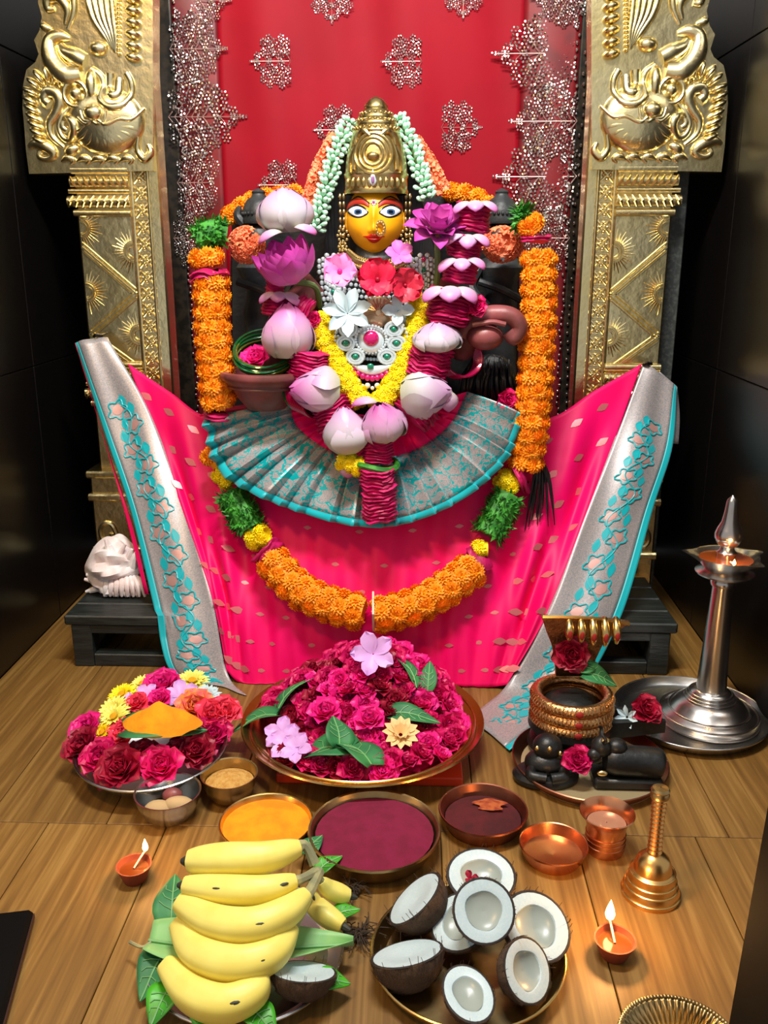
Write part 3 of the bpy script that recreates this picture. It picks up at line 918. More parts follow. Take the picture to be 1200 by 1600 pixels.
# upper arms and forearms reach out to the bowl and to the hooked emblem
for pts in ([(500, 450, 1.88), (445, 500, 1.86), (430, 565, 1.82), (425, 600, 1.79)], [(680, 450, 1.88), (728, 500, 1.86), (722, 545, 1.83), (735, 520, 1.80)]):
    g = G().tube(spline([tuple(P(*p)) for p in pts], 16), [lerp(0.038, 0.022, i / 15) for i in range(16)], 12)
    obj("arm", g, mauve_paint, idol)
# hair mass behind the head
g = G()
hp = [(506, 470), (506, 400), (512, 330), (524, 265), (548, 205), (590, 182), (626, 205), (648, 260), (664, 330), (682, 400), (688, 470)]
q = [P(a, b, 1.97) for a, b in hp]
g.prism([(p.x, p.z) for p in q], 1.955, 2.02, 0.01)
obj("hair", g, hair_black, idol)
# carved black stone slab rising behind the idol
hp = [(362, 655), (360, 420), (362, 350), (400, 322), (470, 312), (500, 302), (540, 250), (590, 215), (640, 250), (678, 302), (706, 312), (760, 322), (806, 350), (812, 420), (808, 655)]
q = [P(a, b, 2.09) for a, b in hp]
obj("back_slab", G().prism([(p.x, p.z) for p in q][::-1], 2.085, 2.125, 0.006), black_stone, idol)
# long hair falling behind the right hip, and its loose ends
obj("hair_mass", G().ball(P(768, 608, 1.885), (0.055, 0.028, 0.075), 20, 14), hair_black, idol)
for i in range(70):
    u = random.random()
    p = [P(lerp(735, 800, u), 560 + 20 * random.random(), 1.86), P(lerp(725, 806, u) + random.uniform(-8, 8), 600, 1.83 + random.uniform(-.01, .02)), P(lerp(720, 812, u) + random.uniform(-8, 8), 650, 1.87)]
    obj("hair_lock", G().tube(spline([tuple(x) for x in p], 8), [0.002, 0.003, 0.0035, 0.0035, 0.003, 0.003, 0.002, 0.001], 5), hair_black, idol)
for i in range(12):
    x = 828 + i * 2.2 + random.uniform(-2, 2)
    p = [P(842, 712, 1.80), P(x + 6, 750, 1.80 + random.uniform(-.015, .005)), P(x + (i - 6) * 2.0 + 4, 790 + random.uniform(0, 38), 1.79)]
    obj("hair_lock", G().tube(spline([tuple(a) for a in p], 8), [0.003, 0.004, 0.004, 0.004, 0.003, 0.003, 0.002, 0.001], 5), hair_black, idol)

# face
FC = P(586, 344, 1.905)
fw, fd, fh = 45 * kf, 0.058, 57 * kf
def face_w(z):
    t = z / fh
    return fw * (1 - 0.20 * sstep(-0.1, -1.0, t) - 0.05 * sstep(0.2, 1.0, t))
def bump_face(x, z):
    b = 0.0
    nz = (z + 0.016) / 0.020
    b += 0.012 * math.exp(-(x / 0.0062) ** 2) * math.exp(-((z + 0.020) / 0.010) ** 2)      # nose tip
    b += 0.008 * math.exp(-(x / 0.0052) ** 2) * math.exp(-((z - 0.002) / 0.018) ** 2)       # bridge
    b += 0.004 * math.exp(-((abs(x) - 0.0085) / 0.004) ** 2) * math.exp(-((z + 0.022) / 0.005) ** 2)
    b += 0.0045 * math.exp(-(x / 0.016) ** 2) * math.exp(-((z + 0.037) / 0.008) ** 2)       # lips
    b += 0.004 * math.exp(-(x / 0.014) ** 2) * math.exp(-((z + 0.058) / 0.010) ** 2)        # chin
    b += 0.003 * math.exp(-((abs(x) - 0.030) / 0.014) ** 2) * math.exp(-((z + 0.020) / 0.016) ** 2)
    b -= 0.003 * math.exp(-((abs(x) - 0.028) / 0.014) ** 2) * math.exp(-((z - 0.014) / 0.010) ** 2)
    return b
def face_y(x, z):
    r2 = min(0.999, (x / face_w(z)) ** 2 * 0.94 + (z / fh) ** 2 * 0.94)
    return FC.y - fd * math.sqrt(1 - r2) - bump_face(x, z)
g = G()
def ff(u, v):
    a = 2 * PI * u
    rho = math.sin(v * PI / 2)
    z = fh * rho * math.sin(a)
    x = face_w(z) * rho * math.cos(a)
    return V((FC.x + x, FC.y - fd * math.sqrt(max(0, 1 - rho * rho)) - bump_face(x, z) * (1 - v ** 6), FC.z + z))
g.grid(ff, 72, 36)
def fb(u, v):
    a = 2 * PI * u
    rho = math.cos(v * PI / 2)
    z = fh * rho * math.sin(a)
    return V((FC.x + face_w(z) * rho * math.cos(a), FC.y + fd * math.sin(v * PI / 2), FC.z + z))
g.grid(fb, 36, 8)
face = obj("face", g, face_yellow, idol)
def patch(name, cx, cz, hw, up, dn, m, parent, off=0.0012, nu=16, nv=4):
    """a painted feature raised on the face: up(s), dn(s) are its upper and lower edges for s in -1..1"""
    g = G()
    def fn(u, v):
        s = -1 + 2 * u
        x = cx + s * hw; z = cz + lerp(dn(s), up(s), v)
        return V((FC.x + x, face_y(x, z) - off * (1 if 0 < v < 1 and 0 < u < 1 else -0.3), FC.z + z))
    g.grid(fn, nu, nv)
    return obj(name, g, m, parent)
ex, ez = 25 * kf, 11 * kf
for s in (-1, 1):
    up = lambda t, s=s: 0.0125 * (1 - t * t) ** 0.8 + 0.002 * t * s
    dn = lambda t, s=s: -0.0105 * (1 - t * t) ** 0.9 + 0.002 * t * s
    rim = patch("eye_liner", s * ex, ez, 0.0225, lambda t: up(t) + 0.0016, lambda t: dn(t) - 0.0012, eye_black, face, 0.0012)
    eye = patch("eye", s * ex, ez, 0.0208, up, dn, eye_white, face, 0.0026)
    patch("iris", s * ex + 0.001, ez, 0.0088, lambda t: 0.0090 * math.sqrt(max(0, 1 - t * t)), lambda t: -0.0086 * math.sqrt(max(0, 1 - t * t)), eye_blue, eye, 0.0036)
    patch("pupil", s * ex + 0.001, ez, 0.0052, lambda t: 0.0052 * math.sqrt(max(0, 1 - t * t)), lambda t: -0.0052 * math.sqrt(max(0, 1 - t * t)), eye_black, eye, 0.0044)
    patch("eyelid", s * ex, ez + 0.013, 0.024, lambda t: 0.0125 * (1 - t * t) ** 0.7, lambda t: 0.0015 - 0.009 * t * t, lid_red, face, 0.0016)
    patch("eyebrow", s * ex, ez + 0.021, 0.025, lambda t: 0.0095 * (1 - t * t) - 0.005 * abs(t), lambda t: 0.0062 * (1 - t * t) - 0.008 * abs(t) ** 1.5, brow_black, face, 0.0022)
patch("upper_lip", 0, -0.0345, 0.0215, lambda t: 0.0055 * (1 - abs(t)) + 0.0025 * math.exp(-((abs(t) - 0.22) / 0.16) ** 2) + 0.003 * abs(t), lambda t: -0.001 + 0.003 * t * t, lip_red, face, 0.002)
patch("lower_lip", 0, -0.0365, 0.0165, lambda t: 0.001 + 0.003 * t * t, lambda t: -0.0085 * (1 - t * t) + 0.003 * t * t, lip_red, face, 0.002)
# forehead ornament
q = V((FC.x, face_y(0, 24 * kf) - 0.001, FC.z + 24 * kf))
g = G()
for i in range(6): g.ball(q + V((math.cos(i * PI / 3), -0.1, math.sin(i * PI / 3))) * 0.0042, 0.0022, 8, 6)
bind = obj("forehead_jewel", g, silver, face)
obj("gem", G().ball(q, (0.0026, 0.002, 0.0026), 8, 6), ruby, bind)
# ears and nose ring
for s in (-1, 1):
    ear = obj("ear", G().ball(FC + V((s * fw * 0.97, 0.004, -0.004)), (0.007, 0.012, 0.020), 10, 8), face_yellow, face)
    g = G()
    for i, (dx, dz, r) in enumerate(((0, -0.030, 0.011), (0.001, -0.052, 0.008), (0, -0.066, 0.010))):
        c = FC + V((s * (fw + 0.006 + dx), -0.012, dz))
        for j in range(8):
            g.ball(c + V((math.cos(j * PI / 4) * r, -0.002, math.sin(j * PI / 4) * r)), 0.0034, 6, 4)
        g.ball(c, 0.0045, 8, 6)
    for j in range(7):
        g.ball(FC + V((s * (fw + 0.006) + (j - 3) * 0.005, -0.012, -0.084 - 0.003 * (3 - abs(j - 3)))), 0.0032, 6, 4)
    obj("earring", g, gold_bead, idol)
    g = G()   # gold lattice hanging from the crown beside each cheek
    for a in range(2):
        for b in range(8):
            c = FC + V((s * (fw + 0.004 + a * 0.008), -0.006 + a * 0.006, 0.045 - b * 0.015))
            g.ball(c, (0.0036, 0.004, 0.0070), 6, 4)
    obj("side_ornament", g, old_brass, idol)
nc = V((FC.x + 0.013, face_y(0.011, -0.014) - 0.003, FC.z - 0.017))
g = G().tube([nc + V((math.cos(a * PI / 8) * 0.010, -0.001, math.sin(a * PI / 8) * 0.015)) for a in range(16)], 0.0013, 6, closed=True)
for i in range(11):
    a = i / 11 * 2 * PI
    g.ball(nc + V((math.cos(a) * 0.0075, -0.003, math.sin(a) * 0.0115)), 0.0026, 6, 4)
obj("nose_ring", g, gold_bead, idol)

# crown
cb = P(588, 304, 1.905)
def cz(py): return P(588, py, 1.905).z
CP = [(304, 49), (300, 50), (296, 48.5), (280, 48), (277, 49.5), (273, 50), (270, 48), (250, 46), (230, 42.5), (215, 38), (209, 35), (206, 36.5), (202, 35), (198, 31), (195, 32), (191, 31), (188, 27), (185, 28), (181, 27), (178, 24), (174, 22), (171, 18), (168, 18.5), (164, 17), (158, 13), (153, 7), (150, 0.01)]
g = G().lathe([(w * kf, cz(y)) for y, w in CP], 48, T((cb.x, 1.905, 0)) @ SC(1, 0.95, 1))
crown = obj("crown", g, crown_gold, idol)
def cr(px, py, d=0.0):
    """a point on the crown's front"""
    z = cz(py); x = (px - 588) * kf
    w = next((lerp(CP[i][1], CP[i + 1][1], (CP[i][0] - py) / (CP[i][0] - CP[i + 1][0])) for i in range(len(CP) - 1) if CP[i][0] >= py >= CP[i + 1][0]), 30) * kf
    return V((cb.x + x, 1.905 - 0.95 * math.sqrt(max(1e-6, w * w - min(x * x, w * w * 0.97))) - d, z))
for rx, ry, r in ((28, 34, 2.6), (21, 27, 2.2), (14, 19, 2.4)):
    obj("crest_ring", G().tube([cr(585 + rx * math.cos(a * PI / 14), 246 - ry * math.sin(a * PI / 14) * (1 if a < 14 else 0.85), 0.001) for a in range(28)], r * kf, 8, closed=True), crown_gold, crown)
obj("crest_boss", G().ball(cr(585, 248, 0.002), (10 * kf, 0.008, 6 * kf), 14, 8), crown_gold, crown)
for s in (-1, 1):
    for dx, y0, y1 in ((33, 268, 222), (40, 270, 232)):
        obj("crest_rib", G().tube(spline([tuple(cr(588 + s * dx, y0, 0.001)), tuple(cr(588 + s * (dx - 1), (y0 + y1) / 2, 0.001)), tuple(cr(588 + s * (dx - 9), y1, 0.001))], 10), 2.4 * kf, 8), crown_gold, crown)
    obj("crest_peacock", G().tube(spline([tuple(cr(588 + s * 8, 216, 0.002)), tuple(cr(588 + s * 18, 208, 0.003)), tuple(cr(588 + s * 26, 216, 0.002)), tuple(cr(588 + s * 30, 230, 0.001))], 14), [kf * q for q in (2, 3, 4, 4.5, 5, 5, 4.5, 4, 4, 3.5, 3, 3, 2.5, 2)], 8), crown_gold, crown)
for i in range(11):
    x = 588 + (i - 5) * 8.4
    obj("band_stud", G().ball(cr(x, 288, 0.0), (3.2 * kf, 0.004, 8 * kf), 8, 6), crown_gold, crown)
for y, n_ in ((202, 13), (189, 11), (178, 9)):
    for i in range(n_):
        a = PI * (i + 0.5) / n_
        w = {202: 35, 189: 29, 178: 24}[y] * kf
        obj("tier_bead", G().ball((cb.x - math.cos(a) * w, 1.905 - math.sin(a) * w * 0.95, cz(y)), 2.6 * kf, 8, 6), crown_gold, crown)
dj = cr(585, 281, 0.004)
drop = obj("drop_jewel", G().lathe([(0.0001, -0.016), (0.0065, -0.011), (0.0075, -0.006), (0.004, 0.004), (0.0001, 0.016)], 14, T(dj) @ SC(1, 0.5, 1)), silver, crown)
obj("gem", G().ball(dj + V((0, -0.004, -0.004)), (0.0034, 0.002, 0.007), 10, 8), mat("amethyst", rgb(150, 100, 150), 0.15), drop)

# choker, bib necklace and pendant
YJ = 1.80
g = G()
ch = spline([tuple(P(545, 396, 1.86)), tuple(P(562, 408, 1.835)), tuple(P(592, 414, 1.825)), tuple(P(622, 408, 1.835)), tuple(P(640, 394, 1.86))], 34)
for p in ch:
    g.ball(p, (0.005, 0.006, 0.010), 8, 6)
    g.ball(p + V((0, -0.002, -0.012)), 0.0038, 6, 4)
g.tube([p + V((0, 0.002, 0)) for p in ch], 0.008, 8)
obj("gold_choker", g, gold_bead, idol)
g = G()
for py, hw in ((432, 60), (442, 66), (452, 68)):
    for i in range(26):
        u = -1 + 2 * i / 25
        g.ball(P(590 + hw * u, py + 10 * (1 - u * u), 1.845 - 0.02 * (1 - u * u)), 0.0042, 6, 4)
obj("gold_necklace", g, gold_bead, idol)
# broad silver bib at both sides of the chest: rows of stones
kj = K(P(580, 520, YJ))
def chest(px, py, d=0.0):
    u = (px - 588) / 100.0
    return P(px, py, 1.816 + 0.05 * u * u - 0.035 * sstep(430, 560, py) - d)
for s, xs in ((-1, 520), (1, 658)):
    neck = []
    for r_ in range(15):
        y = 405 + r_ * 8.5
        x = xs - s * max(0, r_ - 6) * 3.2 + (s * 4 if r_ < 3 else 0)
        g = G()
        for j in range(6):
            a = j * PI / 3 + r_
            g.ball(chest(x + math.cos(a) * 11, y + math.sin(a) * 7, 0.003), (0.0052, 0.004, 0.0048), 6, 4)
        g.ball(chest(x + s * 17, y + 3, 0.0), 0.0052, 6, 4); g.ball(chest(x - s * 18, y, 0.0), 0.0045, 6, 4)
        o = obj("silver_rosette", g, silver, idol)
        obj("stone", G().ball(chest(x, y, 0.006), (0.0048, 0.004, 0.0048), 8, 6), (ruby, silver, emerald, silver)[r_ % 4], o)
g = G()
for r_ in range(18):
    y = 404 + r_ * 8.8
    hw = lerp(78, 50, r_ / 17)
    for j in range(19):
        u = -1 + 2 * (j + 0.5 * (r_ % 2)) / 19
        if r_ < 3 and abs(u) < 0.55: continue
        g.ball(chest(590 + hw * u, y + 8 * (1 - u * u), 0.002), (0.0040, 0.003, 0.0040), 6, 4)
net = obj("silver_net", g, silver, idol)
net["label"] = "net of small silver stones covering the chest"
# pendant: pink stone, ring of silver loops with emerald drops
pc = chest(580, 530, 0.022)
g = G().lathe([(0.0001, 0.006), (0.020, 0.005), (0.026, 0.0), (0.022, -0.004), (0.0001, -0.004)], 24, T(pc) @ AIM(VIEW))
for i in range(30):
    a = 2 * PI * i / 30
    g.ball(pc + V((math.cos(a) * 0.030, -0.004, math.sin(a) * 0.026)), 0.0032, 6, 4)
pend = obj("pendant", g, silver, idol)
obj("pink_stone", G().ball(pc + V((0, -0.006, 0.002)), (0.0155, 0.010, 0.0155), 16, 10), ruby, pend)["label"] = "round faceted pink stone"
for a in (28, -10, -52, -90 - 0.01, -128, -170, 152):
    if abs(a + 90) < 1: continue
    d = V((math.cos(R(a)), 0, math.sin(R(a))))
    c = pc + V((d.x * 0.050, -0.002, d.z * 0.042))
    g = G()
    for rr_ in (0.0165, 0.0105):
        g.tube([c + V((math.cos(b * PI / 8) * rr_, -0.002, math.sin(b * PI / 8) * rr_ * 0.8)) for b in range(16)], 0.0030, 6, closed=True)
    lo = obj("pendant_loop", g, silver, pend)
    obj("emerald", G().ball(c + V((0, -0.003, 0)), (0.0062, 0.004, 0.0055), 10, 8), emerald, lo)
    g = G()
    for b in range(7):
        e = R(a) + (b - 3) * 0.13
        g.ball(pc + V((math.cos(e) * 0.070, -0.002, math.sin(e) * 0.058)), 0.0030, 6, 4)
    obj("pendant_fringe", g, silver, lo)
# crescent below with rubies and pearls
def cres(px, py): return chest(px, py, 0.020)
g = G()
top, bot = [], []
for i in range(17):
    u = -1 + 2 * i / 16
    top.append(cres(582 + 36 * u, 572 + 6 * (1 - u * u) - 6)); bot.append(cres(582 + 36 * u, 572 + 20 * (1 - u * u) - 5))
g.grid(lambda u, v: top[round(u * 16)].lerp(bot[round(u * 16)], v) - V((0, 0.004 * math.sin(v * PI), 0)), 16, 4)
cre = obj("crescent", g, silver, idol, solid=0.003)
obj("emerald", G().ball(cres(579, 572) - V((0, 0.006, 0)), (0.007, 0.004, 0.006), 10, 8), emerald, cre)
for i in range(11):
    u = -1 + 2 * i / 10
    p = cres(582 + 38 * u, 573 + 21 * (1 - u * u) - 3) - V((0, 0.004, 0))
    obj("ruby", G().ball(p, (0.0062, 0.005, 0.0062), 8, 6), ruby, cre)
    if 1 <= i <= 9:
        obj("pearl", G().ball(p + V((0, 0, -0.015 - 0.004 * (i % 2))), 0.0042 if i % 2 else 0.0058, 8, 6), pearl, cre)
# round gold brooch
gb = chest(592, 487, 0.018)
g = G().lathe([(0.0001, 0.012), (0.010, 0.011), (0.024, 0.005), (0.030, 0.0), (0.0001, -0.003)], 24, T(gb) @ AIM(VIEW))
for i in range(22):
    a = 2 * PI * i / 22
    g.tube([gb + V((math.cos(a) * 0.006, -0.013, math.sin(a) * 0.006)), gb + V((math.cos(a) * 0.026, -0.006, math.sin(a) * 0.026))], 0.0013, 5)
    g.ball(gb + V((math.cos(a) * 0.032, -0.002, math.sin(a) * 0.032)), 0.0030, 6, 4)
obj("gold_brooch", g, mat("rose_gold", (0.75, 0.52, 0.33, 1), 0.35, 1.0), idol)

# ------------------------------------------------------------------ stone attendants half hidden by the garlands
def attendant(px, py, label, s):
    c = P(px, py, 1.99)
    k = K(c)
    t = thing("stone_attendant", label, "statue", (c.x, 1.99, BT), "carved attendants beside the idol")
    z = lambda y: P(px, y, 1.99).z
    g = G().lathe([(26 * k, z(350)), (28 * k, z(345)), (26 * k, z(338)), (27 * k, z(330)), (25 * k, z(326)), (22 * k, z(318)), (18 * k, z(312)), (12 * k, z(308)), (10 * k, z(303)), (11 * k, z(300)), (8 * k, z(297)), (0.001, z(294))], 28, T((c.x, 1.99, 0)))
    cw = obj("stone_crown", g, grey_stone, t)
    for i in range(13):
        a = PI * (i + 0.5) / 13
        obj("crown_stud", G().ball((c.x - math.cos(a) * 27 * k, 1.99 - math.sin(a) * 27 * k, z(334)), 2.6 * k, 6, 4), grey_stone, cw)
    for e in (-1, 1):
        obj("crown_wing", G().tube(spline([tuple(P(px + e * 24, 350, 1.98)), tuple(P(px + e * 34, 336, 1.98)), tuple(P(px + e * 30, 322, 1.98))], 8), [0.010, 0.011, 0.011, 0.010, 0.009, 0.008, 0.006, 0.004], 8), grey_stone, cw)
    obj("head", G().ball(P(px, 375, 1.99), (24 * k, 24 * k, 30 * k), 18, 12), grey_stone, t)
    prof = [(34, 640), (34, 600), (30, 560), (26, 520), (30, 490), (24, 470), (22, 455), (30, 435), (38, 418), (30, 405), (12, 398)]
    obj("torso", G().lathe([(w * k, z(y)) for w, y in prof], 24, T((c.x + s * 2 * k, 1.99, 0)) @ SC(1, 0.7, 1)), grey_stone, t)
    obj("waist_sash", G().tube(spline([tuple(P(px - 34, 440, 1.955)), tuple(P(px, 452, 1.945)), tuple(P(px + 34, 470, 1.955))], 12), 6 * k, 8), grey_stone, t)
    obj("arm", G().tube(spline([tuple(P(px - s * 34, 418, 1.98)), tuple(P(px - s * 46, 450, 1.96)), tuple(P(px - s * 22, 480, 1.94))], 12), 8 * k, 8), grey_stone, t)
    obj("pedestal", G().box((c.x - 36 * k, 1.962, BT), (c.x + 36 * k, 2.018, z(632)), 0.004), grey_stone, t, smooth=False)
attendant(405, 330, "crowned grey stone attendant figure behind the left orange garland strand", -1)
attendant(783, 335, "crowned grey stone attendant figure behind the right orange garland strand", 1)
# ------------------------------------------------------------------ the pink sari spread around the idol
sari = thing("pink_sari", "hot pink silk sari with silver and teal border draped as the idol's skirt", "sari", P(588, 1070, 1.65) * 1.0)
def surf(cols, n):
    """columns of (px, py, Y) control points -> function (u, v) on a smooth surface"""
    C3 = [spline([tuple(P(*p)) for p in c], n) for c in cols]
    rows = [spline([tuple(C3[i][j]) for i in range(len(cols))], 121) for j in range(n)]
    def fn(u, v):
        a = clamp(v) * (n - 1); j = min(int(a), n - 2); a -= j
        b = clamp(u) * 120; i = min(int(b), 119); b -= i
        return rows[j][i].lerp(rows[j][i + 1], b).lerp(rows[j + 1][i].lerp(rows[j + 1][i + 1], b), a)
    return fn
INNER_L = [(200, 568, 1.99), (272, 760, 1.86), (330, 930, 1.72), (354, 1048, 1.655)]
INNER_R = [(1003, 568, 1.99), (938, 750, 1.875), (862, 945, 1.712), (792, 1070, 1.632)]
cols = [INNER_L,
        [(265, 612, 1.95), (310, 790, 1.83), (352, 940, 1.715), (372, 1066, 1.648)],
        [(330, 652, 1.91), (370, 820, 1.79), (385, 950, 1.705), (395, 1074, 1.642)],
        [(440, 640, 1.88), (455, 830, 1.765), (460, 960, 1.690), (460, 1073, 1.645)],
        [(590, 640, 1.86), (590, 840, 1.755), (588, 960, 1.685), (585, 1070, 1.648)],
        [(740, 640, 1.88), (720, 830, 1.765), (705, 960, 1.690), (695, 1073, 1.645)],
        [(850, 655, 1.91), (820, 820, 1.79), (785, 950, 1.705), (760, 1074, 1.642)],
        [(930, 610, 1.95), (880, 790, 1.84), (825, 950, 1.715), (780, 1072, 1.638)],
        INNER_R]
base_skirt = surf(cols, 24)
def skirt(u, v):
    p = base_skirt(u, v)
    mid = math.exp(-((u - 0.5) / 0.16) ** 2)
    wing = 1 - mid
    r = 0.0055 * mid * math.sin(u * 150 + 2 * math.sin(v * 3)) * (0.35 + 0.65 * v)
    r += wing * 0.010 * math.sin((abs(u - 0.5) * 34) + v * 5.0 + 1.3 * math.sin(u * 9)) * math.sin(PI * clamp(v * 0.9 + 0.08)) * sstep(0, 0.06, min(u, 1 - u))
    r += wing * 0.006 * math.sin(abs(u - 0.5) * 61 - v * 9) * math.sin(PI * v) * sstep(0, 0.06, min(u, 1 - u))
    q = p + V((0, -0.9, 0.35)) * r
    q.z = max(q.z, 0.002)
    if q.y > byf - 0.004: q.z = max(q.z, BT + 0.004)
    return q
cloth = obj("skirt_cloth", G().grid(skirt, 220, 60), pink_silk, sari, solid=0.0012)
# woven lozenge motifs on the silk
loz = G()
loz.add([(-1, 0, 0), (-0.45, 0.32, 0.02), (0.1, 0.46, 0.03), (0.55, 0.28, 0.02), (1, 0, 0), (0.55, -0.28, 0.02), (0.1, -0.46, 0.03), (-0.45, -0.32, 0.02), (0, 0, 0.06)], [(8, i, (i + 1) % 8) for i in range(8)])
loz_me = make_mesh("woven_motif", loz, motif_gold)
motif_peach = mat("peach_zari", rgb(206, 158, 150), 0.45, 0.3)
random.seed(11)
def put_motif(fn, u, v, size, parent):
    e = 0.004
    p = fn(u, v)
    du = fn(min(1, u + e), v) - fn(max(0, u - e), v); dv = fn(u, min(1, v + e)) - fn(u, max(0, v - e))
    n = du.cross(dv).normalized()
    if n.y > 0: n = -n
    ax = du.normalized(); ay = n.cross(ax)
    M = M4(((ax.x, ay.x, n.x, 0), (ax.y, ay.y, n.y, 0), (ax.z, ay.z, n.z, 0), (0, 0, 0, 1)))
    inst("woven_motif", loz_me, T(p + n * 0.0014) @ M @ SC(size, size, size * 0.4), parent)
for r_ in range(8):
    for c_ in range(13):
        u = (c_ + 0.5 * (r_ % 2) + 0.4) / 13.5
        v = (r_ + 0.6) / 8.2
        if 0.02 < u < 0.98 and v < 0.98:
            put_motif(skirt, u + random.uniform(-.006, .006), v, 0.0165 if (u < .25 or u > .75) else 0.0095, cloth)

# brocade borders: outer edge curve, inner edge curve
def border(outer, inner, seed, nlen=60):
    m = max(len(outer), len(inner))
    A = spline([tuple(P(*p)) for p in outer], nlen + 1); Bc = spline([tuple(P(*p)) for p in inner], nlen + 1)
    def fn(u, v):
        j = v * nlen; i = min(int(j), nlen - 1); j -= i
        a = A[i].lerp(A[i + 1], j); b = Bc[i].lerp(Bc[i + 1], j)
        w = 0.006 * math.sin(u * 7 + v * 6 + seed) * math.sin(PI * u) + 0.006 * math.sin(v * 17 + seed + u * 2) * math.sin(PI * u)
        q = a.lerp(b, u) + V((0, -1, 0.3)) * (w + 0.010 * math.sin(PI * u) * (1 - v))
        q.z = max(q.z, 0.003)
        if q.y > byf - 0.006: q.z = max(q.z, BT + 0.004)
        return q
    return fn
OUT_L = [(118, 536, 2.0), (165, 680, 1.93), (205, 800, 1.85), (240, 945, 1.74), (262, 1040, 1.66), (300, 1068, 1.655)]
IN_L = [(168, 527, 2.0), (232, 640, 1.94), (285, 780, 1.845), (330, 930, 1.72), (354, 1048, 1.655), (386, 1092, 1.59)]
OUT_R = [(1058, 606, 2.0), (1050, 700, 1.94), (1020, 795, 1.86), (972, 958, 1.722), (905, 1080, 1.62), (796, 1172, 1.40)]
IN_R = [(1006, 566, 2.0), (966, 670, 1.93), (915, 805, 1.82), (858, 950, 1.708), (792, 1070, 1.632), (735, 1120, 1.52)]
for o_, i_, sd in ((OUT_L, IN_L, 0.5), (OUT_R, IN_R, 2.0)):
    fn = border(o_, i_, sd)
    obj("brocade_border", G().grid(lambda u, v: fn(lerp(0.11, 1.0, u), v), 16, 70), brocade, sari, solid=0.0012)
    obj("teal_selvedge", G().grid(lambda u, v: fn(lerp(0.0, 0.11, u), v) - V((0, 0.001, 0)), 4, 70), teal_silk, sari, solid=0.0014)
    A_, B_ = fn(0.5, 0.45), fn(0.5, 0.55)
    Lm = (B_ - A_).length * 10
    def on(u0, v0, a, b):
        w_ = (fn(1, v0) - fn(0, v0)).length
        u, v = clamp(u0 + a / w_), clamp(v0 + b / Lm)
        e = 0.01
        nrm = (fn(min(1, u + e), v) - fn(max(0, u - e), v)).cross(fn(u, min(1, v + e)) - fn(u, max(0, v - e)))
        nrm.normalize()
        if nrm.y > 0: nrm = -nrm
        return fn(u, v) + nrm * 0.0014
    stem_ = obj("woven_vine", G().tube([on(0.52 + 0.13 * math.sin(i / 119 * 44), 0.16 + 0.80 * i / 119, 0, 0) for i in range(120)], 0.0016, 5), teal_silk, sari)
    peach = motif_peach
    for i in range(17):
        v0 = 0.14 + 0.83 * (i + 0.5) / 17
        s_ = 1 if i % 2 else -1
        u0 = 0.52 + 0.10 * s_
        gg = G().tube([on(u0, v0, 0.020 * (1 + 0.22 * math.sin(5 * t_)) * math.cos(t_), 0.021 * (1 + 0.22 * math.sin(5 * t_)) * math.sin(t_)) for t_ in [k_ * PI / 15 for k_ in range(30)]], 0.0019, 5, closed=True)
        fl_ = obj("vine_flower", gg, teal_silk, sari)
        cc = [on(u0, v0, 0.0125 * math.cos(t_), 0.0125 * math.sin(t_)) for t_ in [k_ * PI / 6 for k_ in range(12)]]
        obj("flower_eye", G().add(cc + [on(u0, v0, 0, 0) - V((0, 0.0008, 0))], [(12, k_, (k_ + 1) % 12) for k_ in range(12)]), peach, fl_)
        gl_ = G()
        for d_ in (-1, 1):
            c0_ = (u0 - 0.22 * s_, v0 + d_ * 0.012)
            pts_ = [on(c0_[0], c0_[1], 0.009 * math.sin(PI * k_ / 6) * (1 if half_ else -1) - 0.006 * d_ * s_, (k_ / 6 - 0.5) * 0.036) for half_ in (1, 0) for k_ in (range(7) if half_ else range(5, 0, -1))]
            b_ = len(gl_.v)
            gl_.add(pts_, [tuple(range(len(pts_)))])
        obj("vine_leaf", gl_, teal_silk, fl_, smooth=False)
# folded cloth behind each pinned corner
fnb = surf([[(118, 536, 2.005), (150, 640, 1.965), (196, 800, 1.87), (228, 930, 1.77)], [(128, 560, 1.998), (165, 690, 1.945), (206, 812, 1.86), (234, 930, 1.765)]], 12)
obj("sari_lining", G().grid(lambda u, v: fnb(u, v) + V((-0.004, 0.006, 0)), 4, 20), pink_silk, sari, solid=0.0012)
fnb = surf([[(1030, 580, 2.01), (1020, 640, 1.99), (1030, 690, 1.97)], [(1058, 604, 2.01), (1062, 650, 1.99), (1060, 694, 1.97)]], 8)
obj("sari_lining", G().grid(fnb, 4, 10), brocade, sari, solid=0.0012)
for px, py in ((152, 526), (1010, 570)):
    q = P(px, py, 1.995)
    obj("tie_knot", G().tube([q + V((-0.008, 0, 0)), q + V((0, -0.006, 0.004)), q + V((0.010, 0, 0.002)), q + V((0.014, 0.03, 0.006))], [0.003, 0.005, 0.004, 0.002], 6), eye_black, sari)

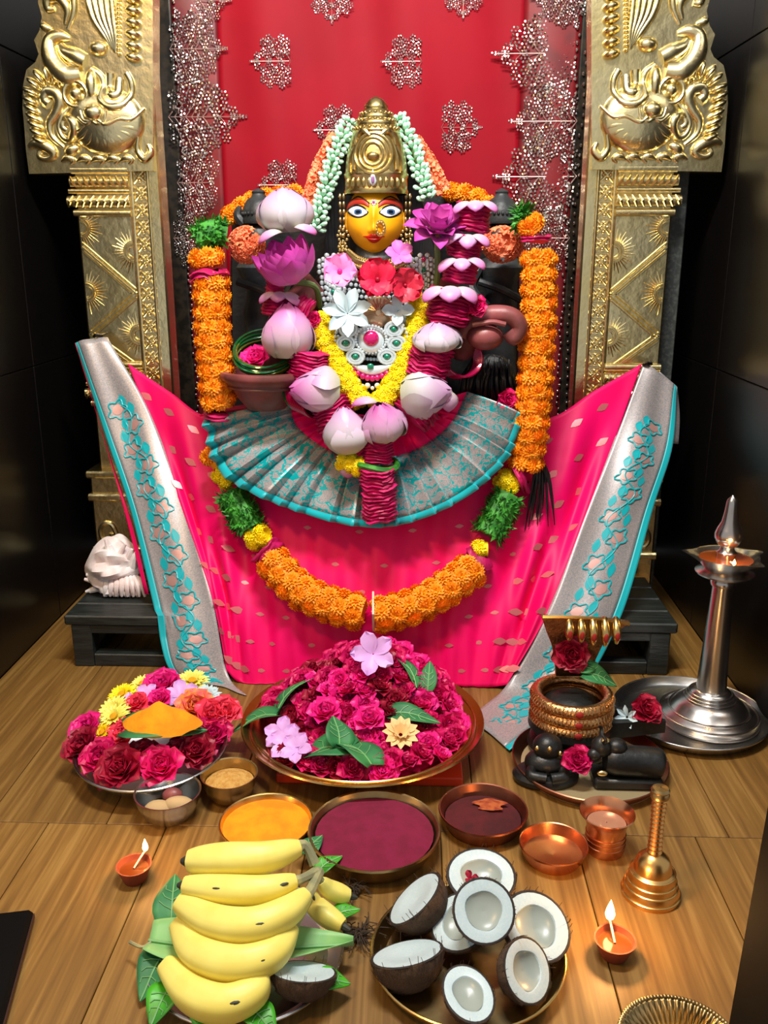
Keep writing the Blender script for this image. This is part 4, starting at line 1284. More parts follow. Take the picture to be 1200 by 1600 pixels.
# fanned pleats in front of the waist
IN_F = [(452, 628, 1.80), (466, 668, 1.80), (520, 706, 1.79), (590, 716, 1.785), (650, 702, 1.79), (702, 664, 1.80), (730, 612, 1.82)]
OUT_F = [(318, 656, 1.80), (348, 742, 1.755), (462, 800, 1.715), (592, 826, 1.70), (706, 792, 1.715), (790, 722, 1.755), (814, 650, 1.80)]
AF = spline([tuple(P(*p)) for p in IN_F], 241); BF = spline([tuple(P(*p)) for p in OUT_F], 241)
WF = [P(lerp(500, 680, i / 240), lerp(628, 628, i / 240) + 22 * math.sin(PI * i / 240), 1.835 - 0.02 * math.sin(PI * i / 240)) for i in range(241)]
NPL = 22
def warp(u): return u + 0.010 * math.sin(u * 23) + 0.006 * math.sin(u * 57 + 1)
def fan(u, v):
    i = int(round(u * 240))
    a, b = AF[i], BF[i]
    s = (warp(u) * NPL) % 1.0
    saw = s / 0.84 if s < 0.84 else (1 - s) / 0.16
    p = a.lerp(b, v)
    amp = lerp(0.008, 0.034, v)
    lift = 0.018 * math.sin(PI * v * 0.8)
    d = (b - a).normalized()
    return p + V((0, -0.85, 0.4)) * (amp * (saw - 0.4) + lift) + d * (0.006 * v * v * (saw - 0.5))
fan_pl = obj("fan_pleats", G().grid(lambda u, v: fan(u, v * 0.90), 240, 14), brocade_fan, sari, solid=0.0012, angle=60)
obj("teal_selvedge", G().grid(lambda u, v: fan(u, lerp(0.90, 1.0, v)), 240, 2), teal_silk, sari, solid=0.0014, angle=60)
def yoke(u, v):
    i = int(round(u * 240))
    s = (warp(u) * NPL) % 1.0
    saw = s / 0.84 if s < 0.84 else (1 - s) / 0.16
    e = fan(u, 0.0)
    return WF[i].lerp(e, v) + V((0, -0.85, 0.4)) * 0.006 * (saw - 0.4) * v * (1 - v) * 4
obj("fan_yoke", G().grid(yoke, 240, 6), pink_silk, sari, solid=0.0012)
# sari gathered over the lap at both sides of the waist
fnl = surf([[(312, 650, 1.845), (330, 640, 1.87)], [(380, 640, 1.83), (390, 632, 1.86)], [(450, 640, 1.82), (450, 626, 1.85)], [(500, 655, 1.80), (510, 626, 1.84)]], 6)
obj("waist_fold", G().grid(fnl, 24, 6), pink_silk, sari, solid=0.002)
fnl = surf([[(690, 655, 1.80), (680, 626, 1.84)], [(740, 640, 1.82), (740, 620, 1.85)], [(800, 640, 1.83), (800, 628, 1.86)]], 6)
obj("waist_fold", G().grid(fnl, 24, 6), pink_silk, sari, solid=0.002)
# ------------------------------------------------------------------ garlands
random.seed(21)
def along(pts, step):
    """even samples (point, tangent) along a spline of 3D points"""
    sp = spline([tuple(p) for p in pts], 160)
    out, acc, nxt = [], 0.0, 0.0
    for i in range(159):
        d = (sp[i + 1] - sp[i]); L = d.length
        while nxt <= acc + L:
            out.append((sp[i].lerp(sp[i + 1], (nxt - acc) / max(L, 1e-9)), d.normalized())); nxt += step
        acc += L
    return out

def bloom_section(parent, name, pts, rad, mesh, fl, around, step, core_mat, flat=0.66, jit=0.15):
    """a thick run of blooms around a cord: part name > one bloom each"""
    P3 = [P(*p) for p in pts]
    o = obj(name, G().tube(spline([tuple(p) for p in P3], 24), rad * 0.74, 12), core_mat, parent)
    for k, (c, t) in enumerate(along(P3, step)):
        sd = t.cross(V((0, -1, 0)))
        if sd.length < 0.2: sd = t.cross(V((1, 0, 0)))
        sd.normalize(); fr = sd.cross(t).normalized()
        if fr.y > 0: fr = -fr
        for j in range(around):
            a = 2 * PI * (j + 0.5 * (k % 2)) / around + random.uniform(-jit, jit)
            d = (sd * math.cos(a) + fr * math.sin(a)).normalized()
            q = c + d * (rad - fl * 0.55) + t * random.uniform(-.1, .1) * step
            inst(mesh.name.split(".")[0], mesh, T(q) @ AIM(d + t * random.uniform(-.25, .25), random.uniform(0, 6)) @ SC(fl, fl, fl * flat), o)
    return o
def wrap_section(parent, pts, rad, name="petal_wrap", m=magenta_petal, layers=3, seed=1):
    a, b = P(*pts[0]), P(*pts[1])
    return obj(name, roll_geo(a, b, rad, rad, layers, seed), m, parent)
def blade_section(parent, pts, rad, n, L, m=green_blade, name="leaf_section"):
    P3 = [P(*p) for p in pts]
    sp = spline([tuple(p) for p in P3], 40)
    g = G().tube(sp, rad * 0.7, 10)
    for i in range(n):
        j = random.randrange(39)
        c = sp[j].lerp(sp[j + 1], random.random())
        t = (sp[j + 1] - sp[j]).normalized()
        a = random.uniform(0, 2 * PI)
        sd = t.cross(V((0.1, -1, 0))).normalized(); fr = sd.cross(t)
        d = (sd * math.cos(a) + fr * math.sin(a)).normalized()
        base = c + d * rad * 0.55
        tip = base + (d * 0.75 + t * random.uniform(-1, 1) + V((random.uniform(-.4, .4), 0, random.uniform(-.4, .4)))).normalized() * L * random.uniform(.7, 1.2)
        w = (tip - base).cross(d + V((0.01, 0.2, 0.3))).normalized() * L * 0.13
        mid = base.lerp(tip, 0.5) + d * L * 0.12
        g.add([base - w * 0.5, base + w * 0.5, mid + w, tip, mid - w], [(0, 1, 2, 4), (4, 2, 3)])
    o = obj(name, g, m, parent, smooth=False)
    o["kind"] = "stuff"
    return o

# long orange garland
gl = thing("marigold_garland", "long orange marigold garland with green and yellow sections looping around the idol", "garland", P(580, 985, 1.64))
OR = 0.0385
mf = 0.0225
def orange(pts, rad=OR, ar=6, st=0.0285): return bloom_section(gl, "orange_section", pts, rad, MARI, mf, ar, st, marigold_orange)
orange([(330, 442, 1.81), (333, 520, 1.80), (338, 590, 1.79), (342, 636, 1.79)])
orange([(322, 402, 1.82), (325, 416, 1.82)], 0.036)
orange([(428, 880, 1.705), (468, 922, 1.675), (520, 946, 1.655), (568, 958, 1.645)], 0.040)
orange([(596, 960, 1.645), (650, 946, 1.655), (700, 918, 1.675), (742, 886, 1.705)], 0.040)
orange([(822, 722, 1.79), (832, 650, 1.79), (838, 560, 1.80), (842, 470, 1.81), (842, 395, 1.82)], 0.0375)
orange([(830, 352, 1.83), (838, 362, 1.83)], 0.027, 5)
orange([(360, 336, 2.03), (400, 312, 2.05), (470, 302, 2.06)], 0.020, 5, 0.03)
orange([(706, 300, 2.06), (740, 306, 2.05), (772, 325, 2.04)], 0.020, 5, 0.03)
orange([(332, 712, 1.80), (345, 726, 1.795)], 0.026, 5)
def yel(pts, rad, nm="yellow_section"): return bloom_section(gl, nm, pts, rad, YELL, 0.0165, 6, 0.022, yellow_petal)
yel([(346, 738, 1.79), (360, 750, 1.785)], 0.026)
yel([(396, 842, 1.735), (414, 836, 1.73)], 0.027)
yel([(786, 750, 1.785), (804, 762, 1.785)], 0.026)
yel([(748, 858, 1.72), (762, 858, 1.72)], 0.020)
blade_section(gl, [(362, 772, 1.775), (378, 802, 1.755), (392, 826, 1.745)], 0.042, 520, 0.020)
blade_section(gl, [(795, 775, 1.775), (778, 808, 1.755), (762, 836, 1.74)], 0.044, 520, 0.020)
blade_section(gl, [(305, 375, 1.83), (330, 362, 1.84), (352, 366, 1.85)], 0.034, 420, 0.018)
blade_section(gl, [(808, 340, 1.86), (826, 342, 1.85)], 0.026, 260, 0.020)
for pts, r_ in (((((326, 424, 1.815), (328, 440, 1.815))), 0.040), ((((412, 856, 1.72), (424, 870, 1.715))), 0.034), ((((742, 884, 1.715), (752, 868, 1.715))), 0.032), ((((822, 742, 1.79), (806, 748, 1.79))), 0.036), ((((838, 378, 1.825), (838, 368, 1.825))), 0.028), ((((342, 645, 1.79), (342, 655, 1.79))), 0.03)):
    wrap_section(gl, pts, r_, layers=2, seed=r_ * 100)
obj("knot_string", G().tube([P(583, 925, 1.665), P(583, 960, 1.60), P(584, 985, 1.63)], 0.0022, 6), wick_white, gl)

# yellow garland V on the chest
gy = thing("yellow_garland", "thin bright yellow flower garland in a V on the idol's chest", "garland", P(580, 635, 1.76))
for pts in ([(497, 498, 1.79), (512, 540, 1.775), (538, 590, 1.76), (566, 632, 1.745)], [(658, 468, 1.80), (650, 520, 1.78), (630, 575, 1.765), (604, 618, 1.75), (584, 640, 1.74)]):
    bloom_section(gy, "yellow_strand", pts, 0.0260, YELL, 0.0135, 6, 0.0165, yellow_petal)
bloom_section(gy, "yellow_strand", [(535, 720, 1.695), (562, 730, 1.69)], 0.022, YELL, 0.0135, 6, 0.017, yellow_petal)

# jasmine bud garland and coral garland around the crown
gm = thing("jasmine_garland", "mint white jasmine bud garland arched around the idol's crown", "garland", P(590, 330, 1.93))
for pts in ([(548, 190, 1.93), (528, 232, 1.92), (510, 290, 1.915), (492, 362, 1.905)], [(622, 186, 1.93), (640, 222, 1.925), (654, 262, 1.92), (668, 308, 1.91)]):
    P3 = [P(*p) for p in pts]
    st = obj("bud_strand", G().tube(spline([tuple(p) for p in P3], 20), 0.004, 6), stem_green, gm)
    for k, (c, t) in enumerate(along(P3, 0.0115)):
        for j in range(4):
            a = PI * (0.12 + 0.76 * j / 3) + random.uniform(-.25, .25) + (0.35 if k % 2 else -0.1)
            sd = t.cross(V((0, -1, 0))).normalized(); fr = V((0, -1, 0.15)).normalized()
            d = (sd * math.cos(a) + fr * math.sin(a)).normalized()
            inst("jasmine_bud", BUD, T(c + d * random.uniform(0.011, 0.015)) @ AIM(d + t * random.uniform(-.9, .3)) @ SC(0.0082, 0.0082, 0.0092), st)
gk = thing("coral_garland", "coral orange flower garland just outside the jasmine around the crown", "garland", P(590, 345, 1.95))
for pts in ([(524, 220, 1.945), (502, 262, 1.94), (486, 308, 1.93), (476, 345, 1.925)], [(648, 226, 1.945), (672, 262, 1.94), (690, 296, 1.935)]):
    P3 = [P(*p) for p in pts]
    st = obj("coral_strand", G().tube(spline([tuple(p) for p in P3], 20), 0.012, 8), coral_petal, gk)
    for k, (c, t) in enumerate(along(P3, 0.0125)):
        for j in range(4):
            a = PI * j / 3 + random.uniform(-.3, .3)
            sd = t.cross(V((0, -1, 0))).normalized()
            d = (sd * math.cos(a) + V((0, -1, 0.1)) * math.sin(a)).normalized()
            inst("coral_flower", CORA, T(c + d * 0.009) @ AIM(d + V((random.uniform(-.3, .3), 0, random.uniform(-.3, .3))), random.uniform(0, 6)) @ SC(0.0145), st)
def tuft(px, py, Y, w, h, n, label):
    c = P(px, py, Y)
    t = thing("coral_flower_tuft", label, "flowers", c + V((0, 0, -h)), "coral tufts on the attendants")
    obj("core", G().ball(c, (w * 0.7, 0.02, h * 0.7), 14, 10), coral_petal, t)
    for i in range(n):
        d = V((random.gauss(0, 1), -abs(random.gauss(0, 1)) - 0.2, random.gauss(0, 1))).normalized()
        inst("coral_flower", CORA, T(c + V((d.x * w * 0.8, d.y * 0.024, d.z * h * 0.8))) @ AIM(d, random.uniform(0, 6)) @ SC(0.0145), t)
tuft(386, 383, 1.89, 0.038, 0.036, 42, "coral flower tuft over the left stone attendant's face")
tuft(784, 382, 1.90, 0.044, 0.034, 46, "coral flower tuft over the right stone attendant's face")

# rose and lotus garland
gr = thing("rose_lotus_garland", "thick magenta rose petal garland with pale lotus buds hanging to the waist", "garland", P(592, 812, 1.68))
def roll(px0, py0, px1, py1, Y, w, layers, seed):
    k = K(P(px0, py0, Y))
    return obj("rose_petal_roll", roll_geo(P(px0, py0, Y), P(px1, py1, Y), w * k, w * k, int(layers * 1.5), seed), magenta_petal, gr)
rolls = [(742, 318, 736, 362, 1.79, 27, 5), (730, 368, 722, 404, 1.785, 27, 5), (722, 408, 716, 442, 1.78, 26, 4), (708, 452, 698, 506, 1.765, 34, 7), (678, 535, 664, 590, 1.755, 33, 7), (664, 628, 640, 652, 1.745, 34, 4),
         (436, 462, 430, 494, 1.785, 22, 4), (462, 478, 486, 492, 1.78, 22, 4), (484, 548, 482, 594, 1.755, 31, 6), (514, 622, 530, 668, 1.74, 32, 6),
         (590, 680, 590, 722, 1.70, 24, 6), (590, 732, 594, 812, 1.675, 27, 10), (430, 440, 428, 462, 1.79, 14, 3)]
for i, r_ in enumerate(rolls): roll(*r_, i + 1)
obj("green_binding", G().tube([P(590, 726, 1.69) + V((math.cos(a) * 0.038, math.sin(a) * 0.038, 0.004 * math.sin(2 * a))) for a in [i * PI / 10 for i in range(20)]], 0.006, 6, closed=True), green_blade, gr)
def lb(px, py, Y, tx, ty, L, r_, m, spin=0.0, open_=0.0, dy=0.0):
    b = P(px, py, Y)
    k = K(b)
    d = V(((tx), dy, -(ty)))
    return lotus_bud(gr, b, d, L * k, r_ * k, m, spin, open_ * k)
lb(452, 558, 1.755, 0.0, -1.0, 84, 35, lotus_pale, 0.4, 6)
lb(530, 612, 1.73, -1.0, -0.05, 78, 31, lotus_pale, 1.0, 5, -0.15)
lb(545, 706, 1.70, -0.12, -1.0, 72, 31, lotus_white, 0.2, 5)
lb(604, 684, 1.70, -0.2, -1.0, 62, 31, lotus_pale, 0.8, 3, -0.35)
lb(628, 618, 1.735, 1.0, -0.10, 78, 33, lotus_white, 0.6, 8, -0.1)
lb(683, 545, 1.745, 0.0, -1.0, 44, 33, lotus_white, 0.3, 2, -0.25)
def draped(px, py, Y, wpx, az, el, m=lotus_pale, cupv=0.7, Lp=None, parent=None):
    c = P(px, py, Y); k = K(c)
    g = G().petal((Lp or wpx) * k, wpx * 0.46 * k, R(el), R(el - 112), 0, cup=-cupv * 0.45, k=1.0, q=0.6, nu=8, nv=6, M=T(c) @ RZ(R(az)))
    return obj("lotus_petal", g, m, parent or gr, solid=0.0012)
def collar(px, py, Y, w, m=lotus_pale, spread=48, n=3, el=28):
    for k_ in range(n):
        az = -92 + (k_ - (n - 1) / 2) * spread
        draped(px + math.cos(R(az)) * w * 0.25, py - 2, Y, w * 0.78, az, el + random.uniform(-8, 8), m, Lp=w * random.uniform(0.9, 1.15))
for a in ((743, 320, 1.78, 40), (731, 370, 1.775, 42), (722, 408, 1.77, 42), (704, 452, 1.755, 56), (438, 460, 1.775, 40)):
    collar(*a)
for a in ((590, 628, 1.715, 50, -160, 50), (690, 600, 1.74, 44, -20, -10), (545, 720, 1.69, 34, -70, -40), (700, 610, 1.735, 40, -50, -30)):
    draped(*a)
roses_extra = [(744, 480, 1.755, 0.024), (490, 500, 1.77, 0.018)]
for px, py, Y, s in roses_extra:
    inst("rose", ROSE["rose_magenta"], T(P(px, py, Y)) @ AIM(VIEW) @ SC(s), gr)

# loose lotus blooms tucked in
def loose(name, label, cat, loc, grp=None): return thing(name, label, cat, loc, grp)
c = P(683, 366, 1.79)
t = loose("pink_lotus", "open pink lotus bloom at the right of the idol's face", "lotus", c)
k = K(c)
open_lotus(t, c, (0.1, -0.55, 0.75), 47 * k, lotus_pink, 0.3)
obj("stem", G().tube(spline([tuple(c), tuple(P(684, 420, 1.80)), tuple(P(680, 470, 1.82))], 10), 0.006, 8), stem_green, t)
c = P(458, 440, 1.765)
t = loose("pink_lotus", "half-open magenta lotus bloom at the left shoulder", "lotus", c)
k = K(c)
open_lotus(t, c, (-0.25, -0.45, 0.9), 70 * k, lotus_pink, 0.9, ((5, 45, 118), (6, 34, 112), (7, 20, 106), (6, 8, 96)), "half_open_lotus", False)
obj("stem", G().tube(spline([tuple(c), tuple(P(492, 448, 1.80)), tuple(P(500, 480, 1.83))], 10), 0.006, 8), stem_green, t)
c = P(448, 362, 1.82)
t = loose("pale_lotus", "pale lotus bud with fallen outer petals above the left shoulder", "lotus", c)
lotus_bud(t, c, (-0.05, -0.1, 1), 66 * K(c), 36 * K(c), lotus_white, 0.5, 12 * K(c))
draped(440, 362, 1.79, 50, -150, 30, lotus_pale, parent=t)
draped(462, 356, 1.79, 46, -30, 40, lotus_pale, parent=t)

# flowers pinned to the chest
def flower(name, label, cat, px, py, Y, r_, geo, m, center=None, cm=None, d=VIEW, spin=0.0, grp=None):
    c = P(px, py, Y)
    t = thing(name, label, cat, c, grp)
    g = G().add(geo.v, geo.f, geo.uv, T(c) @ AIM(d, spin) @ SC(r_))
    obj("petals", g, m, t)
    if center:
        obj("center", G().ball((0, 0, 0.12), (center, center, center * 1.2), 10, 8, T(c) @ AIM(d, spin) @ SC(r_)), cm, t)
    return t
pinkf = mat("pink_petals", rgb(246, 140, 204), 0.5)
redf = mat("crimson_petals", rgb(214, 22, 66), 0.5)
flower("pink_hibiscus", "soft pink flower pinned at the left of the choker", "flower", 531, 425, 1.785, 0.037, five_geo(31, 5, 1, .52, 45, 5, .08), pinkf, 0.14, rose_pink)
flower("crimson_hibiscus", "larger ruffled crimson hibiscus below the idol's chin", "flower", 590, 438, 1.765, 0.043, five_geo(32, 6, 1, .62, 55, -5, .16), redf, 0.12, rose_red)
flower("crimson_hibiscus", "smaller crimson hibiscus to the right of the larger one", "flower", 632, 446, 1.765, 0.036, five_geo(33, 5, 1, .62, 50, -10, .14), mat("crimson_dark_petals", rgb(196, 30, 60), 0.5), 0.1, rose_red, V((.3, -.9, .1)), 0.6)
flower("mauve_flower", "mauve petals tucked under the idol's chin", "flower", 624, 398, 1.80, 0.029, five_geo(34, 5, 1, .40, 30, 0, .05), mat("mauve_petals", rgb(222, 110, 196), 0.5), None, None, V((.1, -.8, .5)), 0.5)
flower("white_magnolia", "white long-petalled flower on the left of the gold brooch", "flower", 543, 490, 1.765, 0.050, five_geo(35, 7, 1, .25, 35, 0, .03, .5), white_petal, None, None, VIEW, 0.3)
flower("white_petal_flower", "small white flower on the right of the gold brooch", "flower", 622, 486, 1.775, 0.034, five_geo(36, 4, 1, .34, 40, 5, .03), white_petal)
# fallen rose at the right hip
c = P(790, 626, 1.80)
o = inst("rose", ROSE["rose_magenta"], T(c) @ AIM((0.4, -0.8, 0.3)) @ SC(0.026))
tag(o, "magenta rose tucked beside the right garland strand at the hip", "rose")

# bowl with bangles, held at the left
bc = P(415, 588, 1.79)
k = K(bc)
bowl = thing("clay_bowl", "mauve brown clay bowl in the idol's left-side hand holding bangles", "bowl", bc - V((0, 0, 46 * k)))
obj("body", G().lathe([(22 * k, -52 * k), (30 * k, -50 * k), (46 * k, -30 * k), (57 * k, -8 * k), (60 * k, -4 * k), (52 * k, -2 * k), (40 * k, -26 * k), (0.001, -40 * k)], 36, T(bc)), mauve_paint, bowl)
obj("rim", G().lathe([(58 * k, -12 * k), (70 * k, -2 * k), (72 * k, 4 * k), (70 * k, 9 * k), (62 * k, 10 * k), (54 * k, 6 * k), (52 * k, -4 * k)], 36, T(bc)), mauve_paint, bowl)
obj("rim_line", G().lathe([(59 * k, -16 * k), (61 * k, -14 * k), (60 * k, -12 * k)], 36, T(bc)), mauve_paint, bowl)
ring_me = {}
def ring_mesh(m, r_, w):
    key = (m.name, round(r_, 4), w)
    if key not in ring_me:
        ring_me[key] = make_mesh("bangle", G().tube([(math.cos(a) * r_, math.sin(a) * r_, 0) for a in [i * PI / 18 for i in range(36)]], w, 6, closed=True), m)
    return ring_me[key]
for i in range(6):
    m = (bangle_green, bangle_olive, bangle_green)[i % 3]
    o = inst("bangle", ring_mesh(m, 46 * k, 0.0028), T(bc + V((0.002 * math.sin(i * 2.1), 0.004 * math.cos(i * 1.7), 24 * k + 0.004 + i * 0.0042))) @ RX(R(30 + random.uniform(-5, 5))) @ RY(R(random.uniform(-4, 4))))
    tag(o, "green glass bangle stacked in the clay bowl", "bangle", "green bangles in the clay bowl")
o = inst("rose", ROSE["rose_pink"], T(bc + V((-0.014, -0.018, 24 * k))) @ AIM((-0.1, -0.7, 0.7)) @ SC(0.034))
tag(o, "bright pink rosebud inside the ring of green bangles", "rose")
# bangles on both wrists
wc = P(462, 612, 1.775)
for i in range(8):
    m = bangle_green if i == 0 else bangle_red
    o = inst("bangle", ring_mesh(m, 0.036, 0.0026), T(wc + V((i * 0.0048, -0.002 * i, -0.0018 * i))) @ RZ(R(-25)) @ RY(R(78)) @ SC(1, 1.15, 1))
    if i == 0: tag(o, "single green bangle before the red ones on the left-side wrist", "bangle")
    else: tag(o, "red glass bangle on the wrist beside the clay bowl", "bangle", "red bangles by the clay bowl")
wc = P(712, 560, 1.80)
for i in range(7):
    o = inst("bangle", ring_mesh(bangle_red, 0.040, 0.0026), T(wc + V((i * 0.0022, -0.004 * i, 0.001 * i))) @ RZ(R(20)) @ RX(R(68)))
    tag(o, "red glass bangle below the hooked emblem", "bangle", "red bangles below the hooked emblem")
# hooked emblem at the right
hc = P(765, 520, 1.78)
hook = thing("hooked_emblem", "mauve painted hooked emblem with a bulb at the idol's right-hand side", "emblem", hc - V((0, 0, 0.05)))
k = K(hc)
obj("bulb", G().ball(P(758, 526, 1.78), (29 * k, 24 * k, 21 * k), 24, 14), mauve_paint, hook)
obj("hook", G().tube(spline([tuple(P(*p)) for p in ((722, 520, 1.80), (738, 502, 1.79), (768, 492, 1.775), (798, 494, 1.77), (812, 510, 1.77), (804, 528, 1.77), (794, 518, 1.77))], 40), [k * lerp(17, 11, i / 39) for i in range(40)], 14), mauve_paint, hook)
obj("groove_ridge", G().tube(spline([tuple(P(*p)) for p in ((738, 508, 1.755), (768, 503, 1.752), (790, 507, 1.752))], 20), 4 * k, 8), mauve_paint, hook)
# ------------------------------------------------------------------ offerings on the floor
random.seed(33)
def ellipse_place(cx, cy, rx, z):
    """centre on the floor plane at height z and radius for an ellipse seen at (cx, cy) with half width rx"""
    c = FZ(cx, cy, z)
    return c, rx * K(c)
DAISY_Y = (make_mesh("chrysanthemum", daisy_geo(41), pale_yellow_petal), make_mesh("eye", G().ball((0, 0, 0.12), (0.26, 0.26, 0.2), 10, 6), daisy_eye))
DAISY_W = (make_mesh("chrysanthemum", daisy_geo(42), white_petal), DAISY_Y[1])
DAISY_YY = (make_mesh("chrysanthemum", daisy_geo(43), yellow_petal), DAISY_Y[1])
LILAC5 = (make_mesh("lilac_flower", five_geo(44, 5, 1, .36, 35, 0, .06), lilac),)
ORANGE_ROSE = (make_mesh("rose", rose_geo(3), mat("rose_orange_pink", rgb(250, 110, 110), 0.5, col2=rgb(250, 160, 60), nscale=4)),)
CREAM = (make_mesh("cream_flower", daisy_geo(46, ((9, 60, .6), (12, 25, .95)), .22), cream_petal),)
def put(lib, name, c, d, s, label, cat, grp=None, spin=None):
    M = T(c) @ AIM(d, random.uniform(0, 6) if spin is None else spin) @ SC(s)
    o = inst(name, lib[0], M)
    tag(o, label, cat, grp)
    for me in lib[1:]:
        inst(me.name.split(".")[0], me, M, o)
    return o

def leaf_geo(L, W, fold=0.25, droop=0.3, heart=True, nu=10, nv=6):
    def fn(u, v):
        s = -1 + 2 * u
        w = W * (math.sin(PI * clamp(0.04 + 0.95 * v) ** (0.62 if heart else 0.9)) ** 0.8) * (1 - 0.25 * v)
        return V((s * w, v * L - (0.10 * L * abs(s) * (1 - v) ** 4 if heart else 0), fold * abs(s) * w + 0.05 * L * math.sin(v * 5) - droop * L * v * v))
    return G().grid(fn, nv, nu)
def leaf(name, c, az, L, W, label=None, cat="leaf", grp=None, m=leaf_green, pitch=0.0, roll_=0.0, parent=None, fold=0.25, droop=0.2, heart=True):
    M = T(c) @ RZ(R(az)) @ RX(R(pitch)) @ RY(R(roll_))
    g = leaf_geo(L, W, fold, droop, heart)
    g.v = [M @ p for p in g.v]
    o = obj(name, g, m, parent, solid=0.0008)
    if parent is None: tag(o, label, cat, grp)
    mid = [M @ (V((0, t * L, 0.0012 + 0.05 * L * math.sin(t * 5) - droop * L * t * t))) for t in [i / 10 for i in range(11)]]
    obj("midrib", G().tube(mid, [0.0012] * 10 + [0.0004], 5), leaf_vein, o)
    g = G()
    for t in (0.2, 0.38, 0.56):
        for s in (-1, 1):
            w = W * 0.72
            z = lambda tt, ss: 0.0012 + fold * ss * w + 0.05 * L * math.sin(tt * 5) - droop * L * tt * tt
            g.tube([M @ V((0, t * L, z(t, 0))), M @ V((s * w * 0.5, (t + .07) * L, z(t + .07, .5))), M @ V((s * w * (1 - t) * 1.1, (t + .16) * L, z(t + .16, (1 - t) * 1.1)))], 0.0006, 4)
    obj("side_veins", g, leaf_vein, o)
    return o

# red board and the big brass plate of roses
b0, b1 = FZ(432, 1224, 0.0), FZ(722, 1216, 0.0)
g = G().box((b0.x, b0.y, 0), (b1.x, b0.y + 0.26, 0.016), 0.002)
board = obj("red_board", g, board_red, smooth=False)
tag(board, "low red painted board under the large brass flower plate", "board")
obj("white_pattern", G().box((b0.x + 0.004, b0.y + 0.006, 0.0155), (b0.x + 0.05, b0.y + 0.10, 0.0172), 0, None), wick_white, board, smooth=False)
pc, pr = ellipse_place(567, 1122, 188, 0.055)
PZ0 = 0.018
plate = thing("brass_plate", "large brass plate heaped with magenta roses in front of the sari", "plate", (pc.x, pc.y, PZ0))
X = T((pc.x, pc.y, PZ0))
obj("dish", G().lathe([(0.001, 0), (pr * 0.70, 0.0), (pr * 0.80, 0.010), (pr * 0.90, 0.030), (pr * 0.905, 0.033), (pr * 0.89, 0.033), (pr * 0.79, 0.014), (pr * 0.68, 0.005), (0.001, 0.004)], 64, X), brass, plate)
obj("rim", G().lathe([(pr * 0.89, 0.030), (pr * 0.97, 0.037), (pr * 1.0, 0.040), (pr * 1.005, 0.037), (pr * 0.98, 0.033), (pr * 0.90, 0.027)], 64, X), brass, plate)
obj("rim_groove", G().tube([(pc.x + pr * 0.93 * math.cos(a), pc.y + pr * 0.93 * math.sin(a), PZ0 + 0.0365) for a in [i * PI / 32 for i in range(64)]], 0.0014, 6, closed=True), brass, plate)
# heap of roses, one by one
def heap_h(x, y):
    dx, dy = (x - pc.x) / pr, (y - pc.y - 0.03) / pr
    return max(0.0, 0.105 * math.exp(-((dx - 0.05) / 0.56) ** 2 - ((dy - 0.25) / 0.58) ** 2))
nr = 0
tries = 0
spots = []
while nr < 110 and tries < 6000:
    tries += 1
    a = random.uniform(0, 2 * PI)
    q = math.sqrt(random.random()) * (0.80 if abs(math.cos(a)) > 0.7 else 0.74)
    x, y = pc.x + math.cos(a) * q * pr, pc.y + math.sin(a) * q * pr
    if x < pc.x - pr * 0.62 and y < pc.y: continue
    if any((x - u) ** 2 + (y - w) ** 2 < 0.021 ** 2 for u, w in spots): continue
    spots.append((x, y)); nr += 1
    h = heap_h(x, y)
    d = V((random.uniform(-.5, .5) + (x - pc.x) * 1.5, random.uniform(-.8, .2) - 0.2, 1.0))
    kind = random.choice(["rose_magenta"] * 5 + ["rose_pink"] * 3 + ["rose_red"] * 2)
    nm = {"rose_magenta": "magenta rose in the heap on the large brass plate", "rose_pink": "hot pink rose in the heap on the large brass plate", "rose_red": "deep red rose in the heap on the large brass plate"}[kind]
    sec = "near the peak of" if h > 0.085 else ("at the front of" if y < pc.y - 0.06 else ("on the left of" if x < pc.x - 0.05 else ("on the right of" if x > pc.x + 0.07 else "at the back of" if y > pc.y + 0.09 else "in the middle of")))
    nm = nm.replace("in the heap on", sec + " the heap on")
    put((ROSE[kind],), "rose", V((x, y, PZ0 + 0.012 + h + (0.010 if q > 0.66 else 0))), d, random.uniform(0.024, 0.031), nm, "rose", kind.replace("_", " ") + " heap on the brass plate")
# petals filling the heap below the whole roses
g = G()
g.grid(lambda u, v: (lambda x, y: V((x, y, PZ0 + 0.006 + heap_h(x, y) * 0.96 + 0.004 * noise.noise(V((x * 60, y * 60, 0))))))(pc.x + pr * 0.74 * v * math.cos(2 * PI * u), pc.y + pr * 0.74 * v * math.sin(2 * PI * u)), 40, 14)
for i in range(420):
    a, q = random.uniform(0, 2 * PI), math.sqrt(random.random()) * 0.74
    x, y = pc.x + math.cos(a) * q * pr, pc.y + math.sin(a) * q * pr
    g.petal(0.017, 0.008, R(random.uniform(10, 60)), R(random.uniform(-40, 10)), random.uniform(0, 6), cup=0.5, k=1.5, q=.6, nu=3, nv=2, M=T((x, y, PZ0 + 0.006 + heap_h(x, y))))
o = obj("rose_petals", g, magenta_petal)
tag(o, "loose magenta rose petals filling the large brass plate", "petals", None, "stuff")
